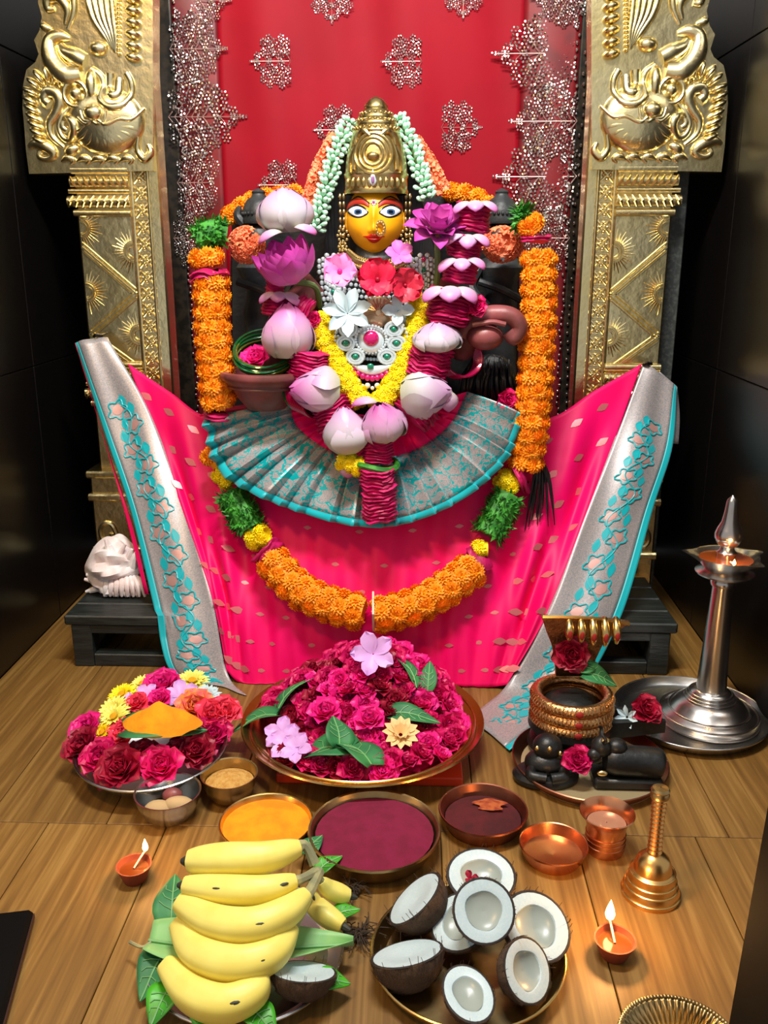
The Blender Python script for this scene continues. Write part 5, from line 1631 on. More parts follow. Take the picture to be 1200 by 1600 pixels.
# named blooms and leaves on the heap
def onheap(px, py, up=0.02):
    p = FZ(px, py, 0.06)
    for _ in range(12):
        z = PZ0 + 0.014 + heap_h(p.x, p.y) + up
        p = FZ(px, py, z)
    return p
put(LILAC5, "lilac_flower", onheap(583, 1022, 0.03), (0.0, -0.9, 0.6), 0.042, "lilac orchid-like flower at the top of the rose heap", "flower")
put(LILAC5, "lilac_flower", onheap(540, 1105, 0.022), (0, -0.5, 0.9), 0.028, "small lilac flower in the middle of the rose heap", "flower")
for i, (a, b, s) in enumerate(((442, 1150, .034), (452, 1165, .036), (464, 1172, .030))):
    put(LILAC5, "lilac_flower", onheap(a, b, 0.02 + 0.004 * i), (-0.2, -0.5, 0.9), s, "crumpled lilac flower at the front left of the brass plate", "flower", "lilac flowers at the front left of the brass plate")
put(CREAM, "cream_flower", onheap(626, 1148, 0.026), (0.1, -0.5, 0.9), 0.034, "cream coloured flower near the front of the rose heap", "flower")
put((ROSE["rose_pink"],), "rose", onheap(578, 1128, 0.022), (0, -0.4, 1), 0.031, "large hot pink rose in the front centre of the heap", "rose")
put((ROSE["rose_pink"],), "rose", onheap(508, 1118, 0.022), (0, -0.4, 1), 0.034, "large hot pink rose left of the small lilac flower", "rose")
leaf("green_leaf", onheap(545, 1172, 0.030), 75, 0.115, 0.046, "broad green leaf lying at the front of the rose heap", pitch=-8)
leaf("green_leaf", onheap(580, 1195, 0.030), 40, 0.10, 0.036, "green leaf overlapping the broad one at the front of the rose heap", pitch=12, roll_=15)
leaf("green_leaf", onheap(530, 1165, 0.034), 10, 0.06, 0.028, "short green leaf standing behind the broad front leaf", pitch=35, roll_=20)
leaf("green_leaf", onheap(435, 1110, 0.02), -35, 0.11, 0.024, "narrow green leaf leaning on the left of the rose heap", pitch=30, roll_=-30)
leaf("green_leaf", onheap(432, 1118, 0.024), 100, 0.085, 0.032, "green leaf sticking out over the plate's left rim", pitch=-5, roll_=10)
leaf("green_leaf", onheap(610, 1115, 0.03), -100, 0.085, 0.022, "dark green leaf on the right middle of the rose heap", pitch=5, roll_=20)
leaf("green_leaf", onheap(650, 1075, 0.012), 25, 0.095, 0.020, "narrow green leaf near the plate's back right rim", pitch=35, roll_=30, heart=False)
leaf("green_leaf", onheap(668, 1085, 0.010), -5, 0.065, 0.018, "upright small green leaf inside the right rim", pitch=50, heart=False)

# plate of mixed flowers at the left
fc, fr = ellipse_place(238, 1158, 116, 0.055)
fp = thing("steel_plate", "tilted steel plate of mixed flowers at the left", "plate", (fc.x, fc.y, 0))
Xf = T((fc.x, fc.y, 0.004)) @ RX(R(4))
obj("dish", G().lathe([(0.001, 0), (fr * 0.6, 0.0), (fr * 0.80, 0.016), (fr * 0.98, 0.044), (fr, 0.048), (fr * 0.97, 0.047), (fr * 0.78, 0.020), (fr * 0.58, 0.004), (0.001, 0.003)], 48, Xf), steel, fp)
obj("rim", G().tube([Xf @ V((fr * math.cos(a), fr * math.sin(a), 0.047)) for a in [i * PI / 24 for i in range(48)]], 0.0022, 6, closed=True), steel, fp)
def onplate(px, py, z=0.075): return FZ(px, py, z)
mix = [(DAISY_YY, "chrysanthemum", 190, 1078, .030, "bright yellow chrysanthemum at the back left of the steel plate"), (DAISY_Y, "chrysanthemum", 222, 1062, .026, "pale yellow chrysanthemum behind the hot pink rose"), (DAISY_Y, "chrysanthemum", 178, 1100, .034, "pale yellow chrysanthemum at the left edge of the steel plate"),
       (DAISY_Y, "chrysanthemum", 300, 1056, .034, "pale yellow chrysanthemum right of the hot pink rose"), (DAISY_W, "chrysanthemum", 322, 1080, .030, "white chrysanthemum at the back right of the steel plate"), (DAISY_Y, "chrysanthemum", 178, 1112, .030, "cream yellow chrysanthemum low on the left of the steel plate"),
       (DAISY_YY, "chrysanthemum", 160, 1138, .024, "small bright yellow flower above the left roses"), ((ROSE["rose_pink"],), "rose", 254, 1064, .042, "hot pink rose at the back of the steel plate"), ((ROSE["rose_pink"],), "rose", 250, 1088, .026, "smaller pink rose below the back one"),
       (LILAC5, "lilac_flower", 228, 1080, .026, "pale lilac flower left of the hot pink rose"), (LILAC5, "lilac_flower", 282, 1078, .034, "pale lilac flower right of the hot pink rose"), (LILAC5, "lilac_flower", 200, 1092, .020, "tiny lilac flower among the chrysanthemums"),
       (ORANGE_ROSE, "rose", 304, 1098, .042, "orange pink rose on the right of the steel plate"), ((ROSE["rose_coral"],), "rose", 330, 1110, .036, "coral red rose at the plate's right"), ((ROSE["rose_coral"],), "rose", 350, 1105, .034, "coral rose spilling over the plate's right rim"), ((ROSE["rose_coral"],), "rose", 215, 1095, .026, "coral rosebud left of the turmeric"),
       ((ROSE["rose_magenta"],), "rose", 330, 1140, .040, "magenta rose at the right front of the steel plate"), ((ROSE["rose_pink"],), "rose", 138, 1132, .036, "bright pink rose at the plate's left rim"), ((ROSE["rose_red"],), "rose", 132, 1158, .040, "dark red rose at the far left of the steel plate"),
       ((ROSE["rose_magenta"],), "rose", 158, 1176, .038, "magenta rose at the left front of the steel plate"), ((ROSE["rose_red"],), "rose", 190, 1190, .044, "large deep red rose at the front of the steel plate"), ((ROSE["rose_magenta"],), "rose", 252, 1188, .040, "magenta rose at the front right of the steel plate"),
       ((ROSE["rose_red"],), "rose", 305, 1165, .038, "deep red rose right of the turmeric leaf"), ((ROSE["rose_red"],), "rose", 280, 1168, .030, "small deep red rose in front of the turmeric leaf"), ((ROSE["rose_coral"],), "rose", 195, 1140, .034, "orange red rose left of the turmeric leaf"),
       (DAISY_W, "chrysanthemum", 186, 1142, .018, "tiny white flower left of the turmeric leaf"), ((ROSE["rose_red"],), "rose", 225, 1175, .036, "dark rose between the two front roses")]
for lib, nm, a, b, s, lab in mix:
    zz = 0.062 if b > 1130 else 0.080
    p = FZ(a, b, zz)
    put(lib, nm, p - V((0, 0, s * 0.4)), V(((p.x - fc.x) * 3, (p.y - fc.y) * 1.5 - 0.55, 1)), s, lab, "rose" if nm == "rose" else "flower")
tl = FZ(250, 1140, 0.092)
leaf("betel_leaf", tl + V((-0.055, 0.0, 0)), -80, 0.13, 0.052, "green leaf carrying a mound of turmeric on the steel plate", pitch=-3, fold=0.1, droop=0.0)
g = G()
def tm(u, v):
    a = 2 * PI * u; r_ = v
    return tl + V((math.cos(a) * r_ * 0.064 * (1 + 0.12 * math.sin(3 * a)), math.sin(a) * r_ * 0.040 + 0.008, 0.042 * (1 - r_) ** 0.85 + 0.006 - 0.004 * r_ + 0.004 * noise.noise(V((math.cos(a) * r_ * 3, math.sin(a) * r_ * 3, 1)))))
g.grid(tm, 32, 10)
o = obj("turmeric_mound", g, turmeric)
tag(o, "mound of turmeric powder on a leaf amid the mixed flowers", "turmeric")

# two small steel bowls
def bowl_thing(name, label, cx, cy, rx, h, m, fill, fm, fname, cat="bowl", fz=0.6, prof=None):
    c, r_ = ellipse_place(cx, cy, rx, h)
    t = thing(name, label, cat, (c.x, c.y, 0))
    X = T((c.x, c.y, 0))
    obj("body", G().lathe(prof(r_, h) if prof else [(0.001, 0.0015), (r_ * 0.55, 0.0), (r_ * 0.78, h * 0.25), (r_ * 0.95, h * 0.7), (r_, h), (r_ * 1.02, h * 1.02), (r_ * 0.96, h), (r_ * 0.90, h * 0.7), (r_ * 0.74, h * 0.3), (0.001, h * 0.12)], 40, X), m, t)
    if fill:
        g = G()
        g.grid(lambda u, v: V((c.x + math.cos(2 * PI * u) * v * r_ * fill, c.y + math.sin(2 * PI * u) * v * r_ * fill, h * fz + h * 0.28 * (1 - v * v) + 0.0035 * noise.noise(V((math.cos(2 * PI * u) * v * 5, math.sin(2 * PI * u) * v * 5, cx)))*(1 - v))), 32, 10)
        obj(fname, g, fm, t)
    return t, c, r_
t, c, r_ = bowl_thing("steel_bowl", "small steel bowl of tan grains beside the brass plate", 358, 1208, 44, 0.045, old_brass, 0.86, rice_tan, "tan_grains", fz=0.66)
t, c, r_ = bowl_thing("steel_bowl", "small steel bowl with pieces of sandal paste left of the turmeric plate", 262, 1236, 51, 0.046, steel, 0, None, "")
for i, (dx, dy, sx, sy) in enumerate(((-0.012, -0.014, .022, .016), (0.018, -0.008, .024, .015), (0.004, 0.010, .016, .012))):
    o = obj("sandal_lump", G().ball(c + V((dx, dy, -0.022 + 0.004 * i)), (sx, sy, 0.012), 14, 8), paste_tan if i < 2 else mauve_paint)
    tag(o, ("left tan paste lump in the small steel bowl", "right tan paste lump in the small steel bowl", "brown lump behind the tan paste in the small steel bowl")[i], "paste lump")

# turmeric, kumkum and the copper dishes
dish = lambda r_, h: [(0.001, 0.0015), (r_ * 0.80, 0.0), (r_ * 0.90, h * 0.35), (r_ * 0.97, h * 0.9), (r_, h), (r_ * 1.012, h * 0.97), (r_ * 1.0, h * 1.06), (r_ * 0.97, h * 1.03), (r_ * 0.94, h * 0.85), (r_ * 0.86, h * 0.35), (0.001, h * 0.2)]
bowl_thing("turmeric_plate", "brass plate filled with yellow turmeric behind the bananas", 416, 1283, 73, 0.030, brass, 0.93, turmeric, "turmeric_powder", "plate", 0.78, dish)
t, c, r_ = bowl_thing("kumkum_plate", "wide steel plate filled with maroon kumkum powder", 585, 1295, 103, 0.034, old_brass, 0.90, kumkum, "kumkum_powder", "plate", 0.80, dish)
t, c, r_ = bowl_thing("copper_plate", "dark copper plate with remains of red powder", 755, 1264, 69, 0.028, dark_copper, 0.86, dark_kumkum, "red_powder", "plate", 0.45, dish)
g = G()
g.grid(lambda u, v: V((c.x + 0.012 + math.cos(2 * PI * u) * v * r_ * 0.34 * (1 + .3 * math.sin(5 * 6.28 * u)), c.y + 0.02 + math.sin(2 * PI * u) * v * r_ * 0.24, 0.0230 + 0.002 * (1 - v))), 28, 5)
obj("orange_residue", g, mat("orange_residue", rgb(176, 88, 40), 0.9, col2=rgb(140, 50, 26), nscale=90), t)
bowl_thing("copper_dish", "shallow empty bright copper dish beside the tumbler", 865, 1318, 53, 0.024, copper, 0, None, "", "dish", prof=dish)
tc_, tr = ellipse_place(949, 1270, 43, 0.062)
t = thing("copper_tumbler", "copper water tumbler with flared lip", "tumbler", (tc_.x, tc_.y, 0))
X = T((tc_.x, tc_.y, 0))
obj("body", G().lathe([(0.001, 0.001), (tr * 0.68, 0), (tr * 0.72, 0.006), (tr * 0.70, 0.030), (tr * 0.72, 0.044), (tr * 0.86, 0.056), (tr, 0.063), (tr * 0.98, 0.0645), (tr * 0.84, 0.057), (tr * 0.69, 0.044), (tr * 0.66, 0.020), (0.001, 0.018)], 44, X), copper, t)
for z in (0.014, 0.022, 0.030):
    obj("band", G().tube([(tc_.x + tr * 0.715 * math.cos(a), tc_.y + tr * 0.715 * math.sin(a), z) for a in [i * PI / 20 for i in range(40)]], 0.0009, 6, closed=True), copper, t)
obj("water", G().lathe([(0.001, 0.046), (tr * 0.70, 0.046)], 32, X), water, t)

# bell
bc_ = FZ(1016, 1396, 0.0)
kb = K(FZ(1016, 1390, 0.02))
bell = thing("hand_bell", "brass hand bell with a tall ringed handle", "bell", (bc_.x, bc_.y, 0))
X = T((bc_.x, bc_.y, 0))
def zb(py): return P(1016, py, bc_.y).z
obj("cup", G().lathe([(r_ * kb, z) for r_, z in ((40, 0.001), (45, 0.0), (45, 0.004), (41, 0.012), (38, 0.020), (36, 0.028), (33, 0.036), (33.5, 0.038), (30, 0.040), (28, 0.050), (24, 0.058), (16, 0.064), (8, 0.067))], 44, X), mat("bell_brass", (0.72, 0.42, 0.14, 1), 0.28, 1.0), bell)
for z, r_ in ((0.006, 45), (0.016, 40), (0.025, 37.5), (0.037, 34.5)):
    obj("ring", G().tube([(bc_.x + r_ * kb * math.cos(a), bc_.y + r_ * kb * math.sin(a), z) for a in [i * PI / 20 for i in range(40)]], 0.0014, 6, closed=True), brass, bell)
ht = zb(1245)
pr_ = []
n = 26
for i in range(n + 1):
    u = i / n
    pr_.append(((10.5 + 1.8 * (i % 2) - 1.5 * math.sin(PI * u)) * kb, lerp(0.066, ht, u)))
hd = obj("handle", G().lathe([(0.001, 0.065)] + pr_ + [(0.001, ht + 0.001)], 20, X), mat("handle_brass", (0.74, 0.38, 0.12, 1), 0.30, 1.0), bell)
obj("handle_cap", G().lathe([(0.001, ht - 0.002), (14 * kb, ht), (15 * kb, ht + 0.004), (13 * kb, ht + 0.008), (14.5 * kb, ht + 0.011), (12 * kb, ht + 0.014), (0.001, ht + 0.015)], 20, X), old_brass, hd)

# clay lamps
def diya(cx, cy, rx, label, wick_dir, flame_len, watts):
    h = 0.024
    c, r_ = ellipse_place(cx, cy, rx, h)
    t = thing("clay_lamp", label, "oil lamp", (c.x, c.y, 0), "lit clay lamps")
    X = T((c.x, c.y, 0))
    def rf(a, k_):
        d = math.atan2(math.sin(a - wick_dir), math.cos(a - wick_dir))
        return 1 + 0.22 * math.exp(-(d / 0.35) ** 2) * (k_ / 10)
    obj("bowl", G().lathe([(0.001, 0.001), (r_ * 0.60, 0), (r_ * 0.72, 0.006), (r_ * 0.92, h * 0.8), (r_, h), (r_ * 1.02, h * 1.04), (r_ * 0.93, h * 1.03), (r_ * 0.86, h * 0.8), (r_ * 0.6, h * 0.45), (0.001, h * 0.35)], 36, X, rf), clay, t)
    obj("oil", G().lathe([(0.001, h * 0.76), (r_ * 0.86, h * 0.75)], 28, X), oil, t)
    wd = V((math.cos(wick_dir), math.sin(wick_dir), 0))
    wb_ = c + wd * r_ * 0.98; wb_.z = h + 0.005
    obj("wick", G().tube(spline([tuple(V((c.x, c.y, h * 0.8))), tuple(c.lerp(wb_, 0.6) + V((0, 0, 0.001))), tuple(wb_ + V((0, 0, 0.004)))], 10), 0.0015, 6), wick_white, t)
    fb = wb_ + V((0, 0, 0.003))
    fl = flame_len
    obj("flame", G().lathe([(0.0005, 0), (fl * 0.16, fl * 0.12), (fl * 0.21, fl * 0.30), (fl * 0.16, fl * 0.55), (fl * 0.07, fl * 0.82), (0.0002, fl)], 14, T(fb)), flame_mat, t)
    ld = bpy.data.lights.new("flame_light", 'POINT'); ld.energy = watts; ld.color = (1.0, 0.50, 0.16); ld.shadow_soft_size = 0.008
    lo = bpy.data.objects.new("flame_light", ld); COL.objects.link(lo); lo.parent = t
    lo.location = WM[t.name].inverted() @ (fb + V((0, -0.001, fl + 0.012)))
    return t
diya(961, 1468, 32, "lit clay lamp in front of the bell", R(95), 0.030, 0.7)
diya(209, 1352, 27, "lit clay lamp left of the bananas", R(62), 0.020, 0.2)

# fluted brass plate cut by the frame's lower right edge
c, r_ = ellipse_place(1064, 1634, 94, 0.022)
fpl = thing("fluted_plate", "fluted brass plate at the bottom right", "plate", (c.x, c.y, 0))
g = G()
def flf(u, v):
    a = 2 * PI * u
    rr = lerp(0.42, 1.0, v) * r_
    z = 0.003 + 0.020 * v ** 1.6 + 0.0022 * math.sin(52 * a) * math.sin(PI * clamp(v * 0.95))
    return V((c.x + math.cos(a) * rr, c.y + math.sin(a) * rr, z))
g.grid(flf, 416, 12)
obj("fluted_wall", g, old_brass, fpl, solid=0.0012)
obj("base", G().lathe([(0.001, 0.003), (r_ * 0.43, 0.003), (r_ * 0.43, 0.0), (0.001, 0.0)], 36, T((c.x, c.y, 0))), old_brass, fpl)
g = G()
for i in range(104):
    a = 2 * PI * i / 104
    g.ball((c.x + r_ * 1.005 * math.cos(a), c.y + r_ * 1.005 * math.sin(a), 0.0235), (0.0028, 0.0028, 0.0022), 6, 4)
obj("beaded_rim", g, old_brass, fpl)["kind"] = "stuff"

# ------------------------------------------------------------------ bananas
bpc, bpr = ellipse_place(384, 1478, 152, 0.02)
bp = thing("banana_plate", "steel plate under the bananas and leaves", "plate", (bpc.x, bpc.y, 0))
X = T((bpc.x, bpc.y, 0))
obj("dish", G().lathe([(0.001, 0.0), (bpr * 0.85, 0.0), (bpr * 0.95, 0.012), (bpr, 0.018), (bpr * 0.985, 0.019), (bpr * 0.92, 0.012), (bpr * 0.84, 0.003), (0.001, 0.003)], 56, X), steel, bp)
obj("rim", G().tube([(bpc.x + bpr * math.cos(a), bpc.y + bpr * math.sin(a), 0.018) for a in [i * PI / 28 for i in range(56)]], 0.0016, 6, closed=True), steel, bp)
def banana(pts, zs, rpx, label, stem=None, tip=True, crown=False):
    P3 = [FZ(a, b, z) for (a, b), z in zip(pts, zs)]
    n = 26
    sp = spline([tuple(p) for p in P3], n)
    k = K(sp[n // 2])
    prof = [rpx * k * (math.sin(PI * clamp(0.085 + 0.86 * i / (n - 1)) ** 0.9) ** 0.42) for i in range(n)]
    g = G().tube(sp, prof, 20)
    # five soft ridges
    for kk in range(n):
        c = sp[kk]
        for i in range(20):
            q = g.v[kk * 20 + i]
            g.v[kk * 20 + i] = c + (q - c) * (1 + 0.05 * math.cos(5 * 2 * PI * i / 20 + 0.6))
    o = obj("banana", g, banana_skin)
    tag(o, label, "banana", "bananas on the steel plate")
    t0 = (sp[0] - sp[1]).normalized()
    obj("blossom_tip", G().tube([sp[0] - t0 * 0.002, sp[0] + t0 * 0.006, sp[0] + t0 * 0.011], [rpx * k * 0.42, rpx * k * 0.30, rpx * k * 0.16], 8), banana_dark, o)
    t1 = (sp[-1] - sp[-2]).normalized()
    if stem:
        e = FZ(*stem)
        obj("stalk", G().tube(spline([tuple(sp[-1] - t1 * 0.006), tuple(sp[-1] + t1 * 0.008), tuple(e)], 8), [rpx * k * q for q in (0.55, 0.42, 0.36, 0.32, 0.30, 0.30, 0.32, 0.36)], 8), banana_stem, o)
    # brown bruises
    random.seed(int(pts[0][0]))
    for i in range(2):
        j = random.randrange(4, n - 4)
        c = sp[j]
        d = V((random.uniform(-.5, .5), -0.75, 0.7)).normalized()
        q = c + d * prof[j] * 0.985
        tt = (sp[j + 1] - sp[j - 1]).normalized()
        side = d.cross(tt).normalized(); dd = tt.cross(side)
        if dd.dot(d) < 0: dd = -dd
        Mx = M4(((tt.x, side.x, dd.x, 0), (tt.y, side.y, dd.y, 0), (tt.z, side.z, dd.z, 0), (0, 0, 0, 1)))
        obj("bruise", G().ball((0, 0, 0), (random.uniform(.002, .008), random.uniform(.001, .003), 0.0012), 8, 4, T(q) @ Mx), banana_dark, o)
    return o
banana([(296, 1345), (350, 1343), (410, 1340), (468, 1324)], [0.115, 0.122, 0.125, 0.125], 27, "rearmost banana with a dark bruised tip, nearest the turmeric plate", (492, 1350, 0.105))
banana([(290, 1384), (350, 1390), (410, 1390), (462, 1376)], [0.098, 0.104, 0.108, 0.108], 24, "second banana from the back of the bunch", (494, 1362, 0.100))
banana([(284, 1412), (335, 1440), (395, 1446), (445, 1426), (478, 1398)], [0.080, 0.086, 0.092, 0.096, 0.098], 29, "third banana from the back, with a small dark spot", (498, 1362, 0.098))
banana([(282, 1446), (310, 1488), (370, 1506), (425, 1490), (456, 1450)], [0.056, 0.062, 0.066, 0.070, 0.074], 30, "fourth banana from the back, over the pale green leaf", (480, 1405, 0.085))
banana([(262, 1510), (300, 1552), (350, 1568), (395, 1550), (408, 1520)], [0.040, 0.042, 0.044, 0.048, 0.054], 30, "front banana lying alone with its stalk pointing back", (413, 1484, 0.075))
banana([(536, 1447), (515, 1434), (492, 1414), (486, 1395)], [0.030, 0.034, 0.040, 0.055], 17, "small banana poking out at the right under the bunch", (492, 1372, 0.085))
banana([(546, 1400), (530, 1396), (512, 1388), (502, 1376)], [0.035, 0.040, 0.050, 0.065], 15, "stubby banana with a spotted end right of the bunch's crown", (494, 1362, 0.085))
# leaves around the plate
for (a, b, az, L, W, lab, m, pt) in ((268, 1440, 10, .070, .026, "dark green leaf behind the left side of the bananas", leaf_green, 25), (265, 1545, 165, .045, .022, "green leaf at the front left of the banana plate", leaf_bright, -5), (325, 1572, -170, .040, .022, "green leaf under the front banana", leaf_bright, -8),
                                 (395, 1580, -130, .040, .020, "small bright leaf at the front rim of the banana plate", leaf_bright, -5), (498, 1362, -50, .040, .016, "bright folded leaf beside the kumkum plate", leaf_bright, 20), (525, 1432, -70, .032, .016, "bright leaf tip right of the small banana", leaf_bright, 15),
                                 (500, 1535, -80, .036, .020, "bright green leaf right of the coconut piece under the bananas", leaf_bright, 0), (478, 1335, -30, .04, .018, "dark leaf behind the bunch's crown", leaf_green, 20), (258, 1490, 165, .06, .026, "dark green leaf hanging off the left of the banana plate", leaf_green, -5)):
    leaf("betel_leaf", FZ(a, b, 0.026), az, L, W, lab, m=m, pitch=pt, droop=0.15)
# long pale leaf running under the bananas
g = G()
pa = [FZ(232, 1468, 0.034), FZ(330, 1480, 0.036), FZ(440, 1480, 0.038), FZ(552, 1474, 0.036)]
sp = spline([tuple(p) for p in pa], 31)
def plf(u, v):
    i = round(v * 30)
    w = 0.040 * (math.sin(PI * clamp(0.10 + 0.88 * v) ** 0.75) ** 0.8)
    s = -1 + 2 * u
    return sp[i] + V((0, s * w, 0.012 * abs(s) - 0.004))
g.grid(plf, 6, 30)
pl = obj("pale_leaf", g, leaf_pale, solid=0.001)
tag(pl, "long pale green leaf running under the bananas with its tip to the right", "leaf")
obj("midrib", G().tube([p + V((0, 0, -0.001)) for p in sp], 0.0018, 6), leaf_vein, pl)
obj("leaf_stalk", G().tube(spline([tuple(FZ(236, 1472, 0.032)), tuple(FZ(222, 1480, 0.03)), tuple(FZ(203, 1472, 0.026))], 8), 0.0022, 6), banana_stem, pl)

# ------------------------------------------------------------------ coconuts
SHELL = make_mesh("shell", G().lathe([(0.001, -1.0), (0.30, -0.96), (0.58, -0.82), (0.80, -0.60), (0.94, -0.30), (1.0, 0.0), (0.985, 0.015), (0.93, 0.012)], 32, None, lambda a, k: 1 + 0.012 * math.sin(7 * a + k)), coir)
FLESH = make_mesh("flesh", G().lathe([(0.935, 0.006), (0.92, 0.022), (0.70, 0.024), (0.60, 0.0), (0.56, -0.09), (0.46, -0.18), (0.28, -0.25), (0.001, -0.28)], 32, None, lambda a, k: 1 + 0.03 * math.sin(3 * a) * (k > 2) + 0.02 * math.sin(5 * a + 1) * (k > 2)), flesh)
HOLLOW = make_mesh("hollow", G().lathe([(0.575, -0.04), (0.52, -0.10), (0.42, -0.17), (0.26, -0.225), (0.001, -0.255)], 24, None, lambda a, k: 1 + 0.03 * math.sin(3 * a)), flesh_grey)
SOLID = make_mesh("flesh", G().lathe([(0.935, 0.006), (0.92, 0.022), (0.70, 0.026), (0.58, 0.010), (0.40, -0.04), (0.001, -0.08)], 32), flesh)
RIMG = make_mesh("shell_rim", G().lathe([(0.91, 0.004), (0.93, 0.020), (0.975, 0.020), (1.005, 0.0), (0.99, -0.03)], 32), shell_dark)
random.seed(5)
fib = G()
for i in range(110):
    a = random.uniform(0, 2 * PI); e = random.uniform(-1.4, -0.05)
    p = V((math.cos(a) * math.cos(e), math.sin(a) * math.cos(e), math.sin(e)))
    q = V((math.cos(a + random.uniform(-.1, .1)) * math.cos(e + .35), math.sin(a) * math.cos(e + .35), math.sin(e + .35)))
    fib.tube([p * 1.0, (p + q).normalized() * 1.012, q * random.uniform(1.01, 1.05)], 0.008, 3)
FIB = make_mesh("husk_fibres", fib, coir)
def coconut(px, py, z, d, rpx, label, sy=1.0, sz=1.0, spin=0.0, solid=False, grp="coconut halves on the steel plate"):
    c = FZ(px, py, z)
    r_ = rpx * 1.05 * K(c)
    M = T(c) @ AIM(d, spin) @ SC(r_, r_ * sy, r_ * sz)
    o = inst("coconut_half", SHELL, M)
    tag(o, label, "coconut", grp)
    inst("flesh", SOLID if solid else FLESH, M, o)
    if not solid: inst("hollow", HOLLOW, M, o)
    inst("shell_rim", RIMG, M, o)
    inst("husk_fibres", FIB, M, o)["kind"] = "stuff"
    return o
cpc, cpr = ellipse_place(731, 1484, 150, 0.022)
cp = thing("coconut_plate", "round steel plate holding the coconut halves", "plate", (cpc.x, cpc.y, 0))
X = T((cpc.x, cpc.y, 0))
obj("dish", G().lathe([(0.001, 0.0), (cpr * 0.90, 0.0), (cpr * 0.97, 0.012), (cpr, 0.021), (cpr * 0.985, 0.022), (cpr * 0.945, 0.012), (cpr * 0.88, 0.003), (0.001, 0.003)], 60, X), old_brass, cp)
obj("rim", G().tube([(cpc.x + cpr * math.cos(a), cpc.y + cpr * math.sin(a), 0.0215) for a in [i * PI / 30 for i in range(60)]], 0.0018, 6, closed=True), brass, cp)
coconut(648, 1404, 0.052, (-0.62, 0.12, 0.72), 50, "coconut half tilted to the left at the back left of the plate", 1.0, 1.0, 0.4, True)
coconut(752, 1368, 0.055, (0.02, -0.25, 0.95), 52, "hollow coconut half with a red petal at the back of the plate", 0.95, 0.9)
coconut(718, 1440, 0.048, (-0.35, -0.35, 0.85), 46, "coconut half mostly hidden under the topmost one", 1.0, 0.85)
coconut(756, 1423, 0.088, (0.06, -0.70, 0.72), 47, "topmost coconut half facing the viewer in the centre", 1.0, 0.75)
coconut(838, 1447, 0.050, (0.18, -0.42, 0.88), 52, "coconut half at the right edge of the plate", 1.05, 0.9)
coconut(636, 1490, 0.044, (-0.18, 0.38, 0.90), 56, "coconut half with a crescent face at the left edge of the plate", 0.95, 0.95, 0.2, True)
coconut(824, 1516, 0.046, (0.62, -0.42, 0.62), 46, "coconut half turned to the right at the front right", 1.12, 0.9, 1.4)
coconut(732, 1552, 0.046, (0.05, -0.15, 0.95), 38, "oval coconut half at the front of the plate", 1.30, 1.0, 0.0)
o = inst("red_petal", make_mesh("red_petal", five_geo(51, 3, 1, .4, 50, 10, .1), rose_red), T(FZ(735, 1374, 0.060)) @ AIM((0, -.4, 1)) @ SC(0.012))
tag(o, "small red petal lying inside the back coconut half", "petal")
coconut(474, 1518, 0.040, (0.05, 0.42, 0.85), 50, "brown coconut half under the front bananas", 1.0, 0.8, 0.0, True, None)

# loose husk fibres beside the bananas
coir_tan = mat("coir_fibre", rgb(58, 46, 34), 0.9)
for (a, b, n_, sp_, lab) in ((552, 1392, 26, 0.016, "dark husk fibres at the end of the stubby banana"), (562, 1462, 46, 0.024, "loose tuft of dark coconut fibre right of the pale leaf tip")):
    c = FZ(a, b, 0.006)
    g = G()
    for i in range(n_):
        d = V((random.gauss(0, 1), random.gauss(0, 1), 0)).normalized()
        p0 = c + V((random.uniform(-.008, .008), random.uniform(-.008, .008), random.uniform(0, .006)))
        p1 = p0 + d * sp_ * random.uniform(.3, .8) + V((0, 0, random.uniform(0, .010)))
        p2 = p1 + (d + V((random.uniform(-.8, .8), random.uniform(-.8, .8), 0))) * sp_ * 0.5
        p2.z = max(0.001, p2.z - 0.006)
        g.tube(spline([tuple(p0), tuple(p1), tuple(p2)], 6), 0.0007, 4)
    g.ball(c, (0.010, 0.009, 0.005), 10, 6)
    tag(obj("coir_tuft", g, coir_tan), lab, "fibre tuft")
# ------------------------------------------------------------------ lamp on its steel tray
c, r_ = ellipse_place(1078, 1112, 116, 0.018)
tray = thing("steel_tray", "round steel tray under the tall lamp", "tray", (c.x, c.y, 0))
X = T((c.x, c.y, 0))
obj("dish", G().lathe([(0.001, 0.0), (r_ * 0.88, 0.0), (r_ * 0.96, 0.010), (r_, 0.020), (r_ * 0.985, 0.021), (r_ * 0.93, 0.010), (r_ * 0.86, 0.004), (0.001, 0.004)], 60, X), steel, tray)
obj("rim", G().tube([(c.x + r_ * math.cos(a), c.y + r_ * math.sin(a), 0.0205) for a in [i * PI / 30 for i in range(60)]], 0.0016, 6, closed=True), steel, tray)
lb_ = FZ(1106, 1122, 0.006)
YL = lb_.y
lamp = thing("tall_oil_lamp", "tall silver oil lamp with a star-shaped oil cup", "oil lamp", (lb_.x, lb_.y, 0.004))
kl = K(lb_ + V((0, 0, 0.1)))
def zl(py, px=1112): return P(px, py, YL).z
XL_ = T((lb_.x, lb_.y, 0))
def lam(name, prof, m=lamp_silver, parent=None, rf=None, n=44):
    return obj(name, G().lathe(prof, n, XL_, rf), m, parent or lamp)
zb0 = 0.004
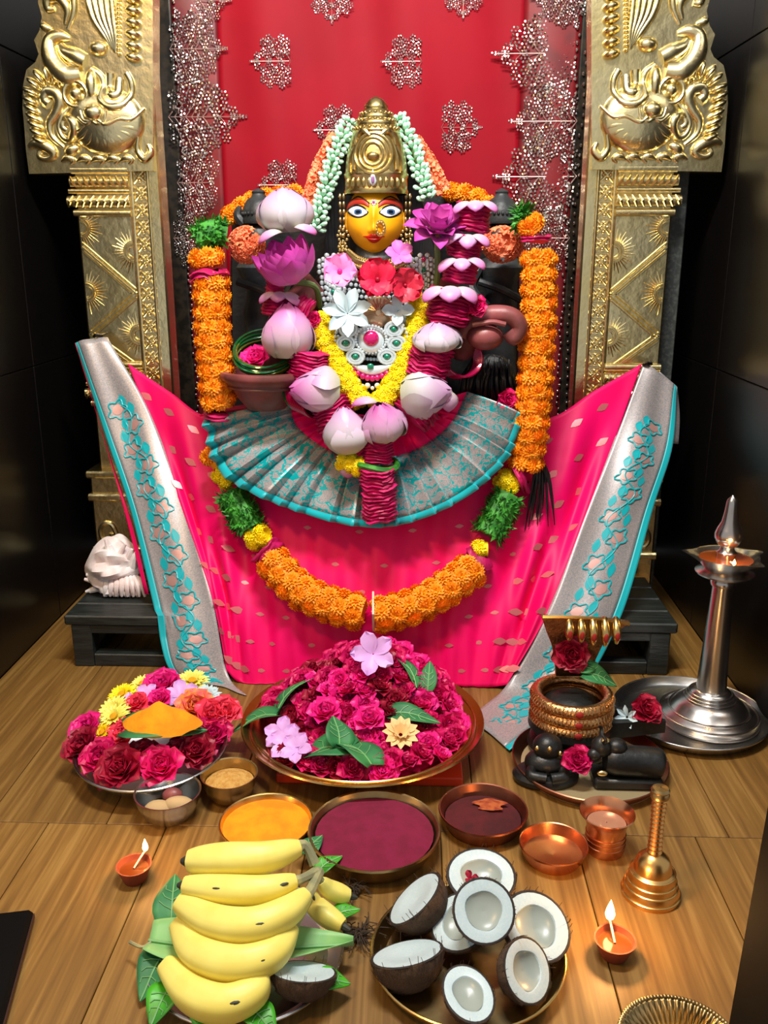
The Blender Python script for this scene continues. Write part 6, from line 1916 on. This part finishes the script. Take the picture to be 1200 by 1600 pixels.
lam("foot", [(0.001, zb0), (74 * kl, zb0), (76 * kl, zb0 + 0.004), (74 * kl, zb0 + 0.016), (70 * kl, zb0 + 0.019), (66 * kl, zb0 + 0.022), (58 * kl, zb0 + 0.026), (52 * kl, zb0 + 0.036), (42 * kl, zb0 + 0.044), (38 * kl, zb0 + 0.046), (37 * kl, zb0 + 0.050), (35 * kl, zb0 + 0.051), (34 * kl, zb0 + 0.055), (32 * kl, zb0 + 0.056), (30 * kl, zb0 + 0.060), (24 * kl, zb0 + 0.064), (0.001, zb0 + 0.066)])
for z_, r_2 in ((zb0 + 0.004, 76), (zb0 + 0.017, 74.5), (zb0 + 0.0245, 61), (zb0 + 0.047, 38.5), (zb0 + 0.052, 35.5), (zb0 + 0.057, 32.5)):
    obj("foot_ring", G().tube([(lb_.x + r_2 * kl * math.cos(a), lb_.y + r_2 * kl * math.sin(a), z_) for a in [i * PI / 24 for i in range(48)]], 0.0020, 8, closed=True), lamp_silver, lamp)
zt = zl(905)
lam("stem", [(0.001, zb0 + 0.06), (23 * kl, zb0 + 0.062), (22.5 * kl, zb0 + 0.075), (15.5 * kl, zt - 0.02), (15 * kl, zt), (0.001, zt + 0.001)])
lam("collar", [(0.001, zt - 0.012), (18 * kl, zt - 0.011), (19 * kl, zt - 0.004), (17 * kl, zt), (26 * kl, zt + 0.004), (42 * kl, zt + 0.012), (43 * kl, zt + 0.015), (38 * kl, zt + 0.018), (32 * kl, zt + 0.022), (0.001, zt + 0.023)])
def star(a, k_):
    return 1 + (0.0, 0.02, 0.06, 0.30, 0.34, 0.30, 0.05, 0.0)[min(k_, 7)] * max(0, math.cos(2.5 * (a - 0.3))) ** 8 * 1.0
cup = lam("oil_cup", [(0.001, zt + 0.020), (30 * kl, zt + 0.022), (38 * kl, zt + 0.032), (46 * kl, zt + 0.044), (48 * kl, zt + 0.046), (44 * kl, zt + 0.045), (34 * kl, zt + 0.034), (0.001, zt + 0.030)], rf=star, n=80)
lam("oil", [(0.001, zt + 0.0405), (39 * kl, zt + 0.040)], oil, cup)
zf = zt + 0.036
lam("finial", [(0.001, zf), (14 * kl, zf), (13 * kl, zf + 0.012), (15 * kl, zf + 0.016), (11 * kl, zf + 0.020), (10 * kl, zf + 0.026), (16 * kl, zf + 0.032), (20 * kl, zf + 0.042), (20 * kl, zf + 0.050), (17 * kl, zf + 0.060), (12 * kl, zf + 0.072), (9.5 * kl, zf + 0.090), (8 * kl, zf + 0.108), (7 * kl, zf + 0.112), (3 * kl, zf + 0.117), (0.001, zf + 0.120)])
fl = 0.010
fpz = V((lb_.x - 0.004, lb_.y - 44 * kl, zt + 0.046))
obj("wick", G().tube([V((lb_.x, lb_.y - 20 * kl, zt + 0.041)), fpz], 0.002, 6), wick_white, cup)
obj("flame", G().lathe([(0.0005, 0), (fl * 0.25, fl * 0.15), (fl * 0.30, fl * 0.35), (fl * 0.2, fl * 0.6), (fl * 0.08, fl * 0.85), (0.0002, fl)], 12, T(fpz)), flame_mat, cup)
ld = bpy.data.lights.new("flame_light", 'POINT'); ld.energy = 0.22; ld.color = (1.0, 0.50, 0.16); ld.shadow_soft_size = 0.008
lo = bpy.data.objects.new("flame_light", ld); COL.objects.link(lo); lo.parent = lamp
lo.location = WM[lamp.name].inverted() @ (fpz + V((0, -0.002, fl + 0.012)))

# ------------------------------------------------------------------ black stone linga with brass serpent on a copper tray
c, r_ = ellipse_place(921, 1186, 120, 0.016)
ct = thing("copper_rim_tray", "round copper-rimmed tray holding the black stone linga", "tray", (c.x, c.y, 0))
X = T((c.x, c.y, 0))
obj("dish", G().lathe([(0.001, 0.0), (r_ * 0.90, 0.0), (r_ * 0.92, 0.003), (0.001, 0.004)], 56, X), mat("worn_tray_brass", (0.50, 0.40, 0.22, 1), 0.5, 0.55), ct)
obj("rim", G().lathe([(r_ * 0.90, 0.002), (r_ * 0.97, 0.012), (r_, 0.020), (r_ * 0.985, 0.021), (r_ * 0.93, 0.010), (r_ * 0.88, 0.004)], 56, X), dark_copper, ct)
lc = FZ(886, 1170, 0.0)
YS = lc.y
ks = K(V((lc.x, YS, 0.08)))
def zs(py): return P(890, py, YS).z
lx = P(893, 1100, YS).x
linga = thing("stone_linga", "black stone linga on a base with a long spout to the right", "linga", (lx, YS, 0.004))
XS = T((lx, YS, 0))
obj("base", G().lathe([(0.001, 0.004), (62 * ks, 0.004), (66 * ks, 0.014), (60 * ks, 0.030), (46 * ks, 0.042), (44 * ks, 0.056), (56 * ks, zs(1142)), (66 * ks, zs(1130)), (64 * ks, zs(1120)), (0.001, zs(1118))], 44, XS), black_stone, linga)
obj("shaft", G().lathe([(46 * ks, zs(1125)), (46 * ks, zs(1104)), (43 * ks, zs(1096)), (32 * ks, zs(1088)), (18 * ks, zs(1084)), (0.001, zs(1083))], 36, XS), black_stone, linga)
g = G()
zsp = zs(1128)
secs = []
for i in range(9):
    t_ = i / 8
    x = lerp(lx + 30 * ks, P(1036, 1120, YS).x, t_)
    w = lerp(34, 17, t_ ** 0.8) * ks
    h = lerp(30, 20, t_) * ks
    zc_ = zsp + 0.004 * t_
    secs.append([(x, YS - w, zc_ - h * 0.5), (x, YS + w, zc_ - h * 0.5), (x, YS + w, zc_ + h * 0.5), (x, YS + w * 0.55, zc_ + h * 0.5), (x, YS + w * 0.45, zc_ + h * 0.22), (x, YS - w * 0.45, zc_ + h * 0.22), (x, YS - w * 0.55, zc_ + h * 0.5), (x, YS - w, zc_ + h * 0.5)])
vs = sum(secs, []); fs = []
for i in range(8):
    for j in range(8):
        fs.append((i * 8 + j, i * 8 + (j + 1) % 8, i * 8 + 8 + (j + 1) % 8, i * 8 + 8 + j))
fs += [tuple(range(7, -1, -1)), tuple(64 + j for j in range(8))]
g.add(vs, fs)
obj("spout", g, black_stone, linga, smooth=False)
# serpent
snake = thing("brass_serpent", "coiled brass serpent with a five-headed hood around the linga", "serpent", (lx, YS, zs(1122)))
snake_brass = mat("serpent_brass", (0.78, 0.45, 0.19, 1), 0.30, 1.0, (0.62, 0.33, 0.13, 1), 40, bump=0.4, bscale=260)
rc = 55 * ks
for i, py in enumerate((1118, 1102, 1086)):
    g = G()
    zc_ = zs(py)
    N_ = 72
    g.tube([(lx + rc * math.cos(2 * PI * j / N_), YS + rc * math.sin(2 * PI * j / N_), zc_) for j in range(N_)], 0.0105, 10, closed=True)
    coil = obj("coil", g, snake_brass, snake)
    g = G()
    for j in range(64):
        a = 2 * PI * j / 64
        ro = rc + 0.0105
        p0 = V((lx + (ro - 0.003) * math.cos(a - .03), YS + (ro - 0.003) * math.sin(a - .03), zc_ - 0.008))
        p1 = V((lx + ro * math.cos(a), YS + ro * math.sin(a), zc_))
        p2 = V((lx + (ro - 0.003) * math.cos(a + .03), YS + (ro - 0.003) * math.sin(a + .03), zc_ + 0.008))
        g.tube([p0, p1, p2], [0.0008, 0.0018, 0.0008], 5)
    obj("scale_ridges", g, snake_brass, coil)["kind"] = "stuff"
    obj("vermilion_dot", G().ball(V((lx + 0.001, YS - rc - 0.010, zc_)), (0.007, 0.003, 0.006), 10, 6), vermilion, coil)
obj("coil_lip", G().tube([(lx + rc * 0.98 * math.cos(a), YS + rc * 0.98 * math.sin(a), zs(1128)) for a in [i * PI / 24 for i in range(48)]], 0.0045, 8, closed=True), brass, snake)
YH = YS + rc * 0.75
hp = [(868, 1056), (866, 1028), (860, 1002), (850, 976), (840, 946), (862, 948), (890, 948), (918, 950), (945, 952), (976, 958), (958, 978), (940, 1000), (930, 1028), (924, 1056)]
q = [P(a, b, YH) for a, b in hp]
g = G().prism([(p.x, p.z) for p in q][::-1], YH - 0.004, YH + 0.006, 0.002)
for i, p in enumerate(g.v):   # the hood curls forward towards its top
    u = clamp((p.z - P(890, 1056, YH).z) / (P(890, 948, YH).z - P(890, 1056, YH).z))
    g.v[i] = p - V((0, 0.045 * u ** 2, 0))
hood = obj("hood", g, mat("hood_copper", (0.42, 0.22, 0.11, 1), 0.42, 1.0, (0.30, 0.15, 0.08, 1), 60, bump=0.5, bscale=200), snake)
for i, (a, b) in enumerate(((880, 985), (898, 988), (916, 992), (934, 994), (951, 990))):
    top = P(a + 2, 956, YH) - V((0, 0.050, 0)); bt_ = P(a, b - 8, YH) - V((0, 0.062, 0))
    hd = obj("serpent_head", G().tube(spline([tuple(P(a + 3, 952, YH) - V((0, 0.040, 0))), tuple(top), tuple(top.lerp(bt_, 0.5) + V((0, -0.006, 0.002))), tuple(bt_)], 12), [0.005, 0.006, 0.007, 0.0072, 0.0075, 0.008, 0.0082, 0.008, 0.0074, 0.0065, 0.005, 0.003], 10), brass, snake)
    obj("vermilion_dot", G().ball(top.lerp(bt_, 0.55) + V((0, -0.013, 0.001)), (0.004, 0.0025, 0.008), 8, 6), vermilion, hd)
obj("hood_edge", G().tube([P(a, b, YH) - V((0, 0.0475, 0)) for a, b in ((842, 947), (870, 947), (900, 948), (930, 950), (974, 958))], 0.003, 6), brass, snake)
# flowers on the linga
rz = V((lx, YS - 0.02, 0))
o = inst("rose", ROSE["rose_red"], T(P(892, 1022, YS + 0.015)) @ AIM((0, -0.9, 0.35)) @ SC(0.036)); tag(o, "dark red rose leaning on the serpent's hood", "rose")
leaf("green_leaf", P(912, 1052, YS - 0.005), -95, 0.062, 0.024, "dark green leaf beside the rose on the linga", pitch=-10, roll_=25)
leaf("green_leaf", P(905, 1045, YS + 0.0), -60, 0.045, 0.020, "small green leaf behind the rose on the linga", pitch=10, roll_=25)
sx = P(1008, 1096, YS)
o = inst("rose", ROSE["rose_red"], T(V((sx.x, YS, zsp + 0.022))) @ AIM((0.25, -0.6, 0.8)) @ SC(0.032)); tag(o, "dark red rose on the linga's spout", "rose")
o = inst("white_blossom", make_mesh("white_blossom", daisy_geo(71, ((7, 30, 1.0),), .2), white_petal), T(V((sx.x - 0.032, YS - 0.012, zsp + 0.018))) @ AIM((-0.5, -0.8, 0.4)) @ SC(0.022)); tag(o, "small white blossom left of the rose on the spout", "flower")
# small stone figures in front
fcn = FZ(852, 1215, 0.004)
kk = K(fcn)
fig = thing("stone_figurine", "small seated black stone figure with gold dots at the tray's left", "figurine", (fcn.x, fcn.y, 0.004))
obj("plinth", G().lathe([(0.001, 0.004), (44 * kk, 0.004), (45 * kk, 0.012), (40 * kk, 0.018), (0.001, 0.019)], 28, T((fcn.x, fcn.y, 0)) @ SC(1.15, 0.8, 1)), black_stone, fig)
obj("body", G().ball(V((fcn.x, fcn.y + 0.006, 0.030)), (33 * kk, 26 * kk, 0.022), 20, 12), black_stone, fig)
hd = obj("head", G().ball(V((fcn.x + 0.002, fcn.y + 0.008, 0.058)), (23 * kk, 22 * kk, 0.022), 20, 12), black_stone, fig)
for dx, dy, dz in ((-0.019, -0.014, 0.004), (0.019, -0.016, -0.004), (0.0, -0.022, 0.008)):
    obj("gold_dot", G().ball(V((fcn.x + 0.002 + dx, fcn.y + 0.008 + dy, 0.058 + dz)), (0.004, 0.003, 0.005), 8, 6), gold_bead, hd)
for s in (-1, 1):
    obj("leg", G().tube(spline([(fcn.x + s * 0.022, fcn.y - 0.004, 0.026), (fcn.x + s * 0.028, fcn.y - 0.026, 0.024), (fcn.x + s * 0.004, fcn.y - 0.032, 0.022)], 10), 0.009, 10), black_stone, fig)
bcn = FZ(975, 1222, 0.004)
bull = thing("stone_bull", "black stone bull lying on a block at the tray's right", "figurine", (bcn.x, bcn.y, 0.004))
obj("block", G().box((bcn.x - 50 * kk, bcn.y - 24 * kk, 0.004), (bcn.x + 54 * kk, bcn.y + 26 * kk, 0.022), 0.004), black_stone, bull)
obj("body", G().tube(spline([(bcn.x - 32 * kk, bcn.y, 0.046), (bcn.x, bcn.y, 0.044), (bcn.x + 36 * kk, bcn.y, 0.042), (bcn.x + 54 * kk, bcn.y, 0.038)], 14), [0.020, 0.024, 0.026, 0.026, 0.026, 0.026, 0.026, 0.026, 0.026, 0.026, 0.026, 0.026, 0.025, 0.022], 16), black_stone, bull)
obj("hump", G().ball(V((bcn.x - 16 * kk, bcn.y, 0.070)), (0.018, 0.016, 0.014), 14, 10), black_stone, bull)
bh = V((bcn.x - 40 * kk, bcn.y - 0.004, 0.072))
hd = obj("head", G().ball(bh, (0.017, 0.016, 0.018), 14, 10), black_stone, bull)
obj("muzzle", G().ball(bh + V((-0.012, -0.008, -0.010)), (0.012, 0.010, 0.010), 12, 8), black_stone, hd)
for s in (-1, 1):
    obj("horn", G().tube(spline([tuple(bh + V((0.002, s * 0.010, 0.012))), tuple(bh + V((0.002, s * 0.018, 0.022))), tuple(bh + V((-0.003, s * 0.014, 0.030)))], 8), [0.004, 0.004, 0.0035, 0.003, 0.003, 0.0025, 0.002, 0.001], 6), black_stone, hd)
obj("gold_ornament", G().ball(bh + V((0.004, -0.008, 0.016)), (0.008, 0.006, 0.004), 10, 6), gold_bead, hd)
obj("gold_ornament", G().ball(V((bcn.x - 40 * kk, bcn.y - 0.026, 0.036)), (0.009, 0.004, 0.005), 10, 6), gold_bead, bull)
o = inst("rose", ROSE["rose_magenta"], T(FZ(902, 1190, 0.045)) @ AIM((0, -0.7, 0.8)) @ SC(0.028)); tag(o, "magenta rose between the two small stone figures", "rose")
